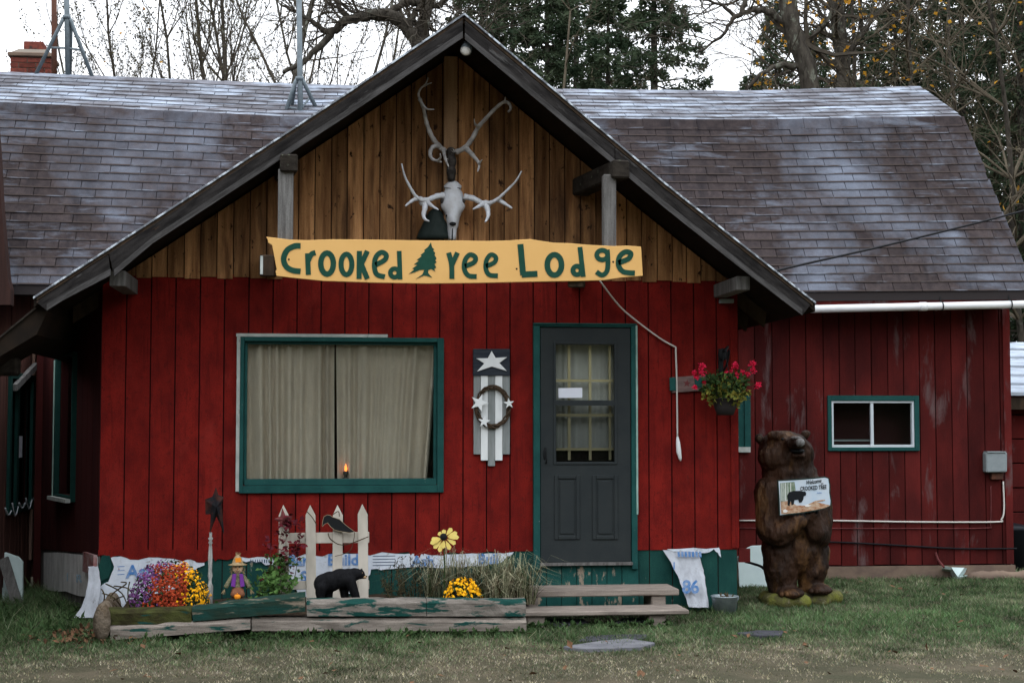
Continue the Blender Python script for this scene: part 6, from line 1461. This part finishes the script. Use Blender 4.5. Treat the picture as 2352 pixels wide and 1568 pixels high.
LB2 = ['thick upright bare tree full of twigs, first before the gable-side mast', 'upright bare tree right behind the thick twiggy one', 'upright bare tree with forked twigs beside the gable-side mast', 'bare tree standing directly behind the gable-side mast', 'bare tree between the gable-side mast and the arching limb', 'bare tree seen under the middle of the arching gnarled limb', 'slim bare tree under the bend of the gnarled limb', 'slim bare tree close to the left slope of the gable peak']
LB3 = ['pale lichened bare tree just past the gable slope among spruces', 'pale lichened tree leaning back towards the gable', 'pale lichened tree leaning towards the narrow dense spruce']
LB4 = ['thin grey tree beside the stout mossy trunk', 'thin grey tree behind the far end of the frosted ridge', 'grey tree leaning outward above the roof knee at the far gable end', 'grey tree leaning outward over the power cable end', 'small grey tree above the shed roof', 'small grey tree behind the shed leaning back to the house']
LBT = ['slender bare sapling tree beyond the brick chimney end of the roof', 'thin bare tree with scattered dry leaves between the two antenna masts', 'dense upright bare tree beside the antenna mast behind the gable slope']
for i, (px, Y, h, r, ln) in enumerate([(20, 20, 9, .03, .05), (70, 24, 9.5, .03, .02)]):
    bare(px, Y, h, r, 40 + i, LB0[i], GB, (ln, 0), .34, .10, (12, 6, 4), (.30, .42, .5), 3.5, .5)
for i, (px, Y, h, r, ln) in enumerate([(300, 15, 11, .04, -.12), (335, 19, 12, .04, -.10), (400, 17, 12, .05, -.10), (452, 16, 12, .055, -.17), (455, 21, 13, .045, -.06)]):
    bare(px, Y, h, r, 50 + i, LB1[i], GB, (ln, 0), .30, .12, (20, 7, 5), (.26, .45, .55), 3.0, .8, .004)
for i, (px, Y, h, r, ln) in enumerate([(545, 14, 13, .085, -.01), (560, 17, 13, .065, -.03), (612, 15, 12.5, .07, -.03), (655, 18, 13, .06, .0), (740, 16, 12, .06, -.02), (790, 20, 12, .06, .02), (850, 17, 12, .055, -.03), (930, 21, 12, .055, .03)]):
    bare(px, Y, h, r, 70 + i, LB2[i], GB, (ln, 0), .33, .16, (22, 8, 5), (.30, .45, .55), 2.6, .7)
def limbtree(name, px, Y, limbs, label, seed, kids=9, r_end=.02, yellow=0, bark='bark', moss=True, twl=1.0):
    """a gnarled tree whose main limbs are given; twigs grow from them"""
    rr = random.Random(seed); t, base = tree_thing(name, px, Y, label, GB); tr, cr, yl = MB(), MB(), MB()
    def tw(p, d, L, r, lev):
        path = [p]; q = p.copy(); d = d.copy(); n = 5
        for i in range(n):
            d = (d + rdir(rr) * .35 + V(0, 0, .06)).normalized(); q = q + d * L / n; path.append(q.copy())
            if lev < 3 and rr.random() < (.75, .6, .45)[lev]: tw(q.copy(), (d + rdir(rr) * .9).normalized(), L * rr.uniform(.35, .7), r * .55, lev + 1)
            if yellow and proj(q)[0] > 1730 and rr.random() < yellow: yl.leaf(q + rdir(rr) * .05, rdir(rr) + V(0, 0, -.6), rdir(rr), rr.uniform(.07, .11), rr.uniform(.05, .08))
        cr.tube(path, [r * (1 - .8 * i / n) for i in range(n + 1)], 4 if lev == 0 else 3, cap=False)
    for pts, r0, r1 in limbs:
        P = [base if p == 'base' else hit(p[0], p[1], (0, Y + (p[2] if len(p) > 2 else 0), 0), (0, 1, 0)) for p in pts]; P = spline(P, 6)
        P = [p + rdir(rr) * .02 for p in P]
        tr.tube(P, [(r0 + (r1 - r0) * i / (len(P) - 1)) * rr.uniform(.88, 1.12) for i in range(len(P))], 9)
        for j in range(kids):
            i = rr.randrange(len(P) // 4, len(P) - 1); d = (P[i + 1] - P[i]).normalized()
            if P[i].z < 4.2: continue
            tw(P[i], (d * .4 + rdir(rr) + V(0, 0, .25)).normalized(), rr.uniform(.7, 1.7) * twl, max(.012, (r0 + (r1 - r0) * i / len(P)) * .35), 0)
    tr.build('trunk', M[bark], t, smooth=True); cr.build('crown', M['twig'], t, kind='stuff')
    if yl.f: yl.build('yellow_leaves', M['birchleaf'], t, kind='stuff')
limbtree('gnarled_tree', 1012, 9, [
    (['base', (1015, 400), (1000, 190), (968, 110), (925, 55), (880, 34), (830, 40), (790, 52), (750, 88), (700, 140), (650, 168)], .15, .03),
    ([(880, 36), (920, 12), (960, 6), (1010, 14), (1040, -30)], .06, .035), ([(985, 150), (975, 60), (990, -20), (985, -60)], .10, .06), ([(800, 46), (775, 10), (750, -30)], .05, .03), ([(935, 62), (960, 20), (1000, -10)], .06, .03), ([(970, 115), (1010, 90), (1060, 20)], .06, .02), ([(760, 80), (700, 40), (640, 10)], .05, .015)],
    'gnarled bare tree with crooked lichened limbs arching beside the gable peak', 5, 12)
limbtree('leaning_tree', 1842, 10, [
    (['base', (1870, 420), (1858, 190), (1828, 90), (1808, 0), (1795, -70)], .19, .13), ([(1822, 70), (1770, 30), (1725, 24), (1690, 40), (1655, 84), (1602, 122)], .07, .014), ([(1700, 34), (1712, 6), (1735, -30)], .045, .03), ([(1690, 40), (1650, 8), (1590, 0)], .035, .012),
    ([(1850, 160), (1800, 150), (1745, 172), (1700, 230)], .06, .02), ([(1835, 120), (1890, 60), (1930, -10)], .05, .02)],
    'leaning mossy tree with last yellow leaves and one long limb over the sky gap', 9, 9, yellow=.035)
limbtree('mossy_trunk_tree', 1945, 12, [(['base', (1945, 400), (1938, 190), (1925, 60), (1920, -60)], .16, .12), ([(1935, 150), (1985, 70), (2040, 0)], .06, .02), ([(1930, 90), (1890, 40), (1865, -20)], .05, .02)], 'stout mossy tree trunk just behind the far end of the long roof', 13, 14, yellow=.035)
def spruce(px, Y, h, rb, seed, label, zlow=.6, dens=1.0, group='spruces behind the house', lich=.25):
    rr = random.Random(seed); t, base = tree_thing('spruce_tree', px, Y, label, group); tr, nd, tw = MB(), MB(), MB()
    tr.tube([base, base + V(rr.uniform(-.1, .1), 0, h * .5), base + V(0, 0, h)], [.16, .09, .01], 8)
    z = zlow
    while z < h - .15:
        f = 1 - z / h; L0 = rb * (f ** .8) * (1 - .35 * max(0, .15 - z / h)) + .12; nb = rr.randint(4, 6); a0 = rr.uniform(0, 6.28)
        for j in range(nb):
            a = a0 + 6.283 * j / nb + rr.uniform(-.4, .4); L = L0 * rr.uniform(.55, 1.15); p0 = base + V(0, 0, z + rr.uniform(-.1, .1))
            d = V(math.cos(a), math.sin(a), rr.uniform(-.15, .2)); P = [p0, p0 + d * L * .5, p0 + d * L * .85 - V(0, 0, .12 * L), p0 + d * L - V(0, 0, .08 * L)]
            tw.tube(P, [.022, .014, .008, .004], 3, cap=False)
            n = int((30 + 85 * L) * dens * (1 if z > 4.6 or px > 2200 else .2))
            for i in range(n):
                u = rr.uniform(.15, 1.02); s3 = min(int(u * 3), 2); q = P[s3].lerp(P[s3 + 1], min(1.05, u * 3 - s3))
                sd_ = V(-d.y, d.x, 0) * rr.choice((-1, 1)); w_ = L * .33 * (1.05 - u) + .06; v = sd_ * rr.uniform(0, 1) * w_
                dirn = (d * .7 + sd_ * .6 + rdir(rr) * .8 + V(0, 0, rr.uniform(-.7, .2))).normalized()
                nd.leaf(q + v + V(0, 0, -abs(v.length) * .25 + rr.uniform(-.09, .06)), dirn, rdir(rr), rr.uniform(.07, .16), rr.uniform(.028, .05))
        z += rr.uniform(.16, .27) * (1 + .5 * f)
    tr.build('trunk', M['bark'], t, smooth=True); tw.build('branches', M['twig' if rr.random() > lich else 'lichen'], t, kind='stuff'); nd.build('needles', M['needle'], t, kind='stuff')
LS = ['spruce rising right behind the gable peak', 'tall spruce second past the gable peak', 'spruce close by the right slope of the gable', 'tall thin-topped spruce behind the lichened trees', 'short spruce nearest the narrow dense one', 'narrow dense spruce at the edge of the sky gap',
      'short young spruce at the foot of the leaning mossy tree on its sky-gap side', 'spruce directly behind the leaning mossy trunk', 'low spruce between the two mossy trunks', 'spruce just past the stout mossy trunk', 'spruce behind the far stretch of the frosted ridge', 'tall spruce behind the far end of the ridge', 'dark spruce over the roof knee at the far gable end',
      'tall dark spruce beyond the steep far edge of the roof', 'dark spruce standing over the shed', 'tall dark spruce behind the shed', 'dark spruce farthest past the shed']
for i, (px, Y, h, rb, l) in enumerate([(1110, 17, 12.5, 1.8, 0), (1180, 21, 13, 2.0, 0), (1255, 16, 11.5, 1.9, 1), (1330, 20, 13.5, 2.1, 1), (1400, 17, 11, 1.9, 1), (1508, 15, 13, 1.9, 2), (1735, 16, 8.6, 1.5, 3), (1790, 19, 11, 1.6, 3), (1880, 17, 10, 1.6, 4), (1990, 18, 12, 1.9, 4), (2070, 15, 11, 1.8, 4), (2150, 19, 14, 2.1, 4), (2225, 14, 13, 1.9, 4), (2300, 18, 14, 2.2, 4), (2360, 11, 12, 1.9, 4), (2440, 15, 14, 2.2, 4), (2520, 12, 12, 2.0, 4)]):
    spruce(px, Y, h, rb, 200 + i, LS[i], zlow=.4 if px > 2200 else 2.5, dens=1.9 if px < 1560 else 1.35)
for i, (px, Y, h, r, ln) in enumerate([(1290, 13, 9, .06, .06), (1395, 12, 8.6, .055, -.10)]):
    bare(px, Y, h, r, 300 + i, LB3[i], GB, (ln, 0), .52, .04, (12, 7, 4), (.30, .45, .5), 3.5, .05, 0, 'lichen', 'lichen')
for i, (px, Y, h, r, ln) in enumerate([(2040, 12, 11, .08, .03), (2120, 11, 11, .07, -.05), (2200, 12, 12, .09, .12), (2290, 10, 11, .09, .16), (2330, 9.5, 10, .06, -.08), (2400, 10, 10, .07, -.1)]):
    bare(px, Y, h, r, 320 + i, LB4[i], GB, (ln, 0), .52, .05, (26, 10, 5), (.30, .45, .5), 1.5, .12, .01, 'bark', 'lichen')

# unseen spruce wood added on the other sides to block low sky light
wr = MB(); rr = random.Random(77)
for i in range(230):
    a = rr.uniform(0, 6.283)
    if abs((a - math.pi / 2 + math.pi) % (2 * math.pi) - math.pi) < R(48): continue
    q = rr.uniform(34, 50); c = V(q * math.cos(a), -6 + q * math.sin(a), 0); h = rr.uniform(11, 17); r0 = rr.uniform(2.2, 3.6); ns = 9
    for lv in range(4):
        z0, z1 = h * (.04 + .22 * lv), h * (.04 + .22 * lv + .38 if lv < 3 else 1); ra = r0 * (1 - .22 * lv)
        vs = [c + V(ra * rr.uniform(.7, 1.15) * math.cos(6.283 * k / ns), ra * rr.uniform(.7, 1.15) * math.sin(6.283 * k / ns), z0 + rr.uniform(-.4, .4)) for k in range(ns)] + [c + V(0, 0, min(z1, h))]
        wr.add(vs, [(k, (k + 1) % ns, ns) for k in range(ns)])
wr.build('distant_wood', M['needle'], kind='stuff', label='unseen dark spruce wood added round the clearing to block low sky light', cat='wood')
# ------------------------------------------------------------------ lawn
def grass(name, n, region, seed, hfun, cfun, label, w0=.0045):
    r = np.random.default_rng(seed); x = r.uniform(region[0], region[1], n); y = r.uniform(region[2], region[3], n)
    keep = np.ones(n, bool)
    keep &= ~((x > XL) & (x < XR) & (y > -.02) & (y < YB))                      # inside the lodge
    keep &= ~((y > YB - .02) & (x < XH + .05)) & ~((x < PLb.x + (XL - PLb.x) * np.clip((YB - y) / YB, 0, 1)) & (y > 0) & (x > XL - 3) & False)
    keep &= ~((x > bx0 + .02) & (x < bx1) & (y > -1.30) & (y < 0))                # flower bed
    keep &= ~((x > bx1) & (x < F(1583, 1400, .9).x) & (y > -.9) & (y < 0) & (r.random(n) < .75))
    keep &= ~(x < Xw + .02)
    t_ = np.clip((YB - y) / YB, 0, 1); xl_ = PLb.x + (XL - PLb.x) * t_; keep &= ~((y > 0) & (x > xl_) & (x < XR))
    x, y = x[keep], y[keep]; n = len(x)
    nz = np.array([mnoise.noise((a * 1.1, b * 1.1, 0)) for a, b in zip(x, y)]); n2 = np.array([mnoise.noise((a * 4.3, b * 4.3, 7)) for a, b in zip(x, y)]); n3 = np.array([mnoise.noise((a * 13, b * 13, 3)) for a, b in zip(x, y)])
    h = hfun(x, y, nz, n2, r) * (1 + .5 * n3); ok = (h > .008); ang = r.uniform(0, 6.283, n); ln = r.uniform(.2, 1.8, n) * h
    w = w0 * r.uniform(.7, 1.4, n); dx, dy = np.cos(ang), np.sin(ang); a2 = r.uniform(0, 6.283, n); lx, ly = np.cos(a2) * ln, np.sin(a2) * ln
    co = np.zeros((n, 3, 3)); co[:, 0] = np.stack([x - dx * w, y - dy * w, -.006 + 0 * x], 1); co[:, 1] = np.stack([x + dx * w, y + dy * w, -.006 + 0 * x], 1); co[:, 2] = np.stack([x + lx, y + ly, h], 1)
    co = co[ok]; col = cfun(x, y, nz, n2, r)[ok]; n = len(co)
    me = bpy.data.meshes.new(name); me.vertices.add(n * 3); me.vertices.foreach_set('co', co.reshape(-1)); me.loops.add(n * 3); me.loops.foreach_set('vertex_index', np.arange(n * 3, dtype=np.int32))
    me.polygons.add(n); me.polygons.foreach_set('loop_start', np.arange(0, n * 3, 3, dtype=np.int32)); me.polygons.foreach_set('loop_total', np.full(n, 3, np.int32)); me.update(); me.validate()
    at = me.color_attributes.new('Col', 'FLOAT_COLOR', 'POINT'); cc = np.ones((n, 3, 4), np.float32); cc[:, :, :3] = col[:, None, :]; at.data.foreach_set('color', cc.reshape(-1))
    me.materials.append(mat('grass_blades', (0, 0, 0), attr='Col', rough=.8, transl=.25)); o = bpy.data.objects.new(name, me); COL.objects.link(o); tag(o, label, 'grass', None, 'stuff'); return o
def dryness(x, y, nz, n2):
    d = np.clip((-y - 1.6) / 1.5 + .7 * nz + .5 * n2, 0, 1); d = np.where((y > -.3) & (x > XR), np.clip(.12 + .4 * nz + .3 * n2, 0, .6), d); return d
def hf(x, y, nz, n2, r):
    d = dryness(x, y, nz, n2); h = r.uniform(.010, .034, len(x)) * (1.2 - .92 * d) * (1 + .8 * n2)
    edge = np.exp(-np.abs(y + 1.40) / .10) * (x > bx0 - .1) * (x < bx1 + 1.4) + np.exp(-np.abs(YB - y - .05) / .18) * (x > XR) + np.exp(-np.abs(y + .1) / .15) * (x > F(1583, 1400, .9).x) * (x < XR + .2)
    left = np.clip((XL + .1 - x) / .6, 0, 1) * np.clip((y + 1.5) / .8, 0, 1)
    return h * (1 + 1.4 * edge * (.5 + n2) + 2.0 * left)
def cf(x, y, nz, n2, r):
    d = np.clip(.85 * dryness(x, y, nz, n2) + r.normal(0, .24, len(x)), 0, 1)[:, None]
    g = np.array([.055, .108, .044]) * r.uniform(.6, 1.5, (len(x), 1)) + np.array([.02, .012, .0]) * r.uniform(0, 1, (len(x), 1))
    g = g * (1 + .55 * nz[:, None] + .7 * n2[:, None]); b = np.array([.33, .28, .19]) * r.uniform(.4, 1.4, (len(x), 1)) * (1 + .5 * n2[:, None]); b[:, 2] *= .9 + .3 * r.random(len(x)); return np.clip(g * (1 - d) + b * d, .004, 1)
grass('lawn_grass', 330000, (-6.2, 7.6, -4.6, YB), 4, hf, cf, 'short frosted lawn, green by the house and dry towards the drive')
grass('lawn_grass_far', 40000, (XH, 14, YB, 9), 6, lambda x, y, nz, n2, r: r.uniform(.03, .08, len(x)), cf, 'green grass past the far corner of the long house', .009)
lm = MB(); rr = random.Random(31)
for i in range(190):
    p = V(rr.uniform(-5, 6.5), rr.uniform(-4.2, -1.45) if rr.random() < .7 else rr.uniform(-1.4, 2.0), .03)
    if XL - .2 < p.x < XR and p.y > -1.4: continue
    lm.leaf(p, V(rr.uniform(-1, 1), rr.uniform(-1, 1), rr.uniform(-.1, .4)), V(rr.uniform(-.5, .5), rr.uniform(-.5, .5), 1), rr.uniform(.03, .075), rr.uniform(.025, .05))
for i in range(260):
    p = V(F(215, 1440, 1.2).x + rr.gauss(0, .22), -1.15 + rr.gauss(0, .2), .03); lm.leaf(p, rdir(rr), V(0, 0, 1) + rdir(rr) * .4, rr.uniform(.03, .06), rr.uniform(.02, .04))
lm.build('fallen_leaves', M['brownleaf'], kind='stuff', label='brown fallen leaves scattered over the lawn', cat='leaves')
# taller weeds along the timbers and by the wall
wd = MB(); rr = random.Random(17)
for i in range(120):
    x = rr.uniform(bx0 + .3, bx1 + 1.2); c = V(x, -1.36 - rr.uniform(0, .06) if x < bx1 else -1.0 - rr.uniform(0, .12), 0)
    for j in range(7): wd.leaf(c + V(rr.uniform(-.03, .03), 0, rr.uniform(.0, .04)), rdir(rr) + V(0, -.2, .8), rdir(rr), rr.uniform(.03, .06), rr.uniform(.015, .03))
for i in range(130):
    c = V(rr.uniform(PLb.x - .1, XL - .05), rr.uniform(-1.0, .9), 0)
    for j in range(6): wd.leaf(c + V(rr.uniform(-.03, .03), 0, rr.uniform(.0, .05)), rdir(rr) + V(0, -.2, .8), rdir(rr), rr.uniform(.04, .09), rr.uniform(.015, .03))
wd.build('weeds', mat('weed_green', (.028, .058, .020), (.045, .075, .025), (20, 20, 20), rough=.8), kind='stuff', label='low green weeds along the bed timbers and the angled wall', cat='weeds')
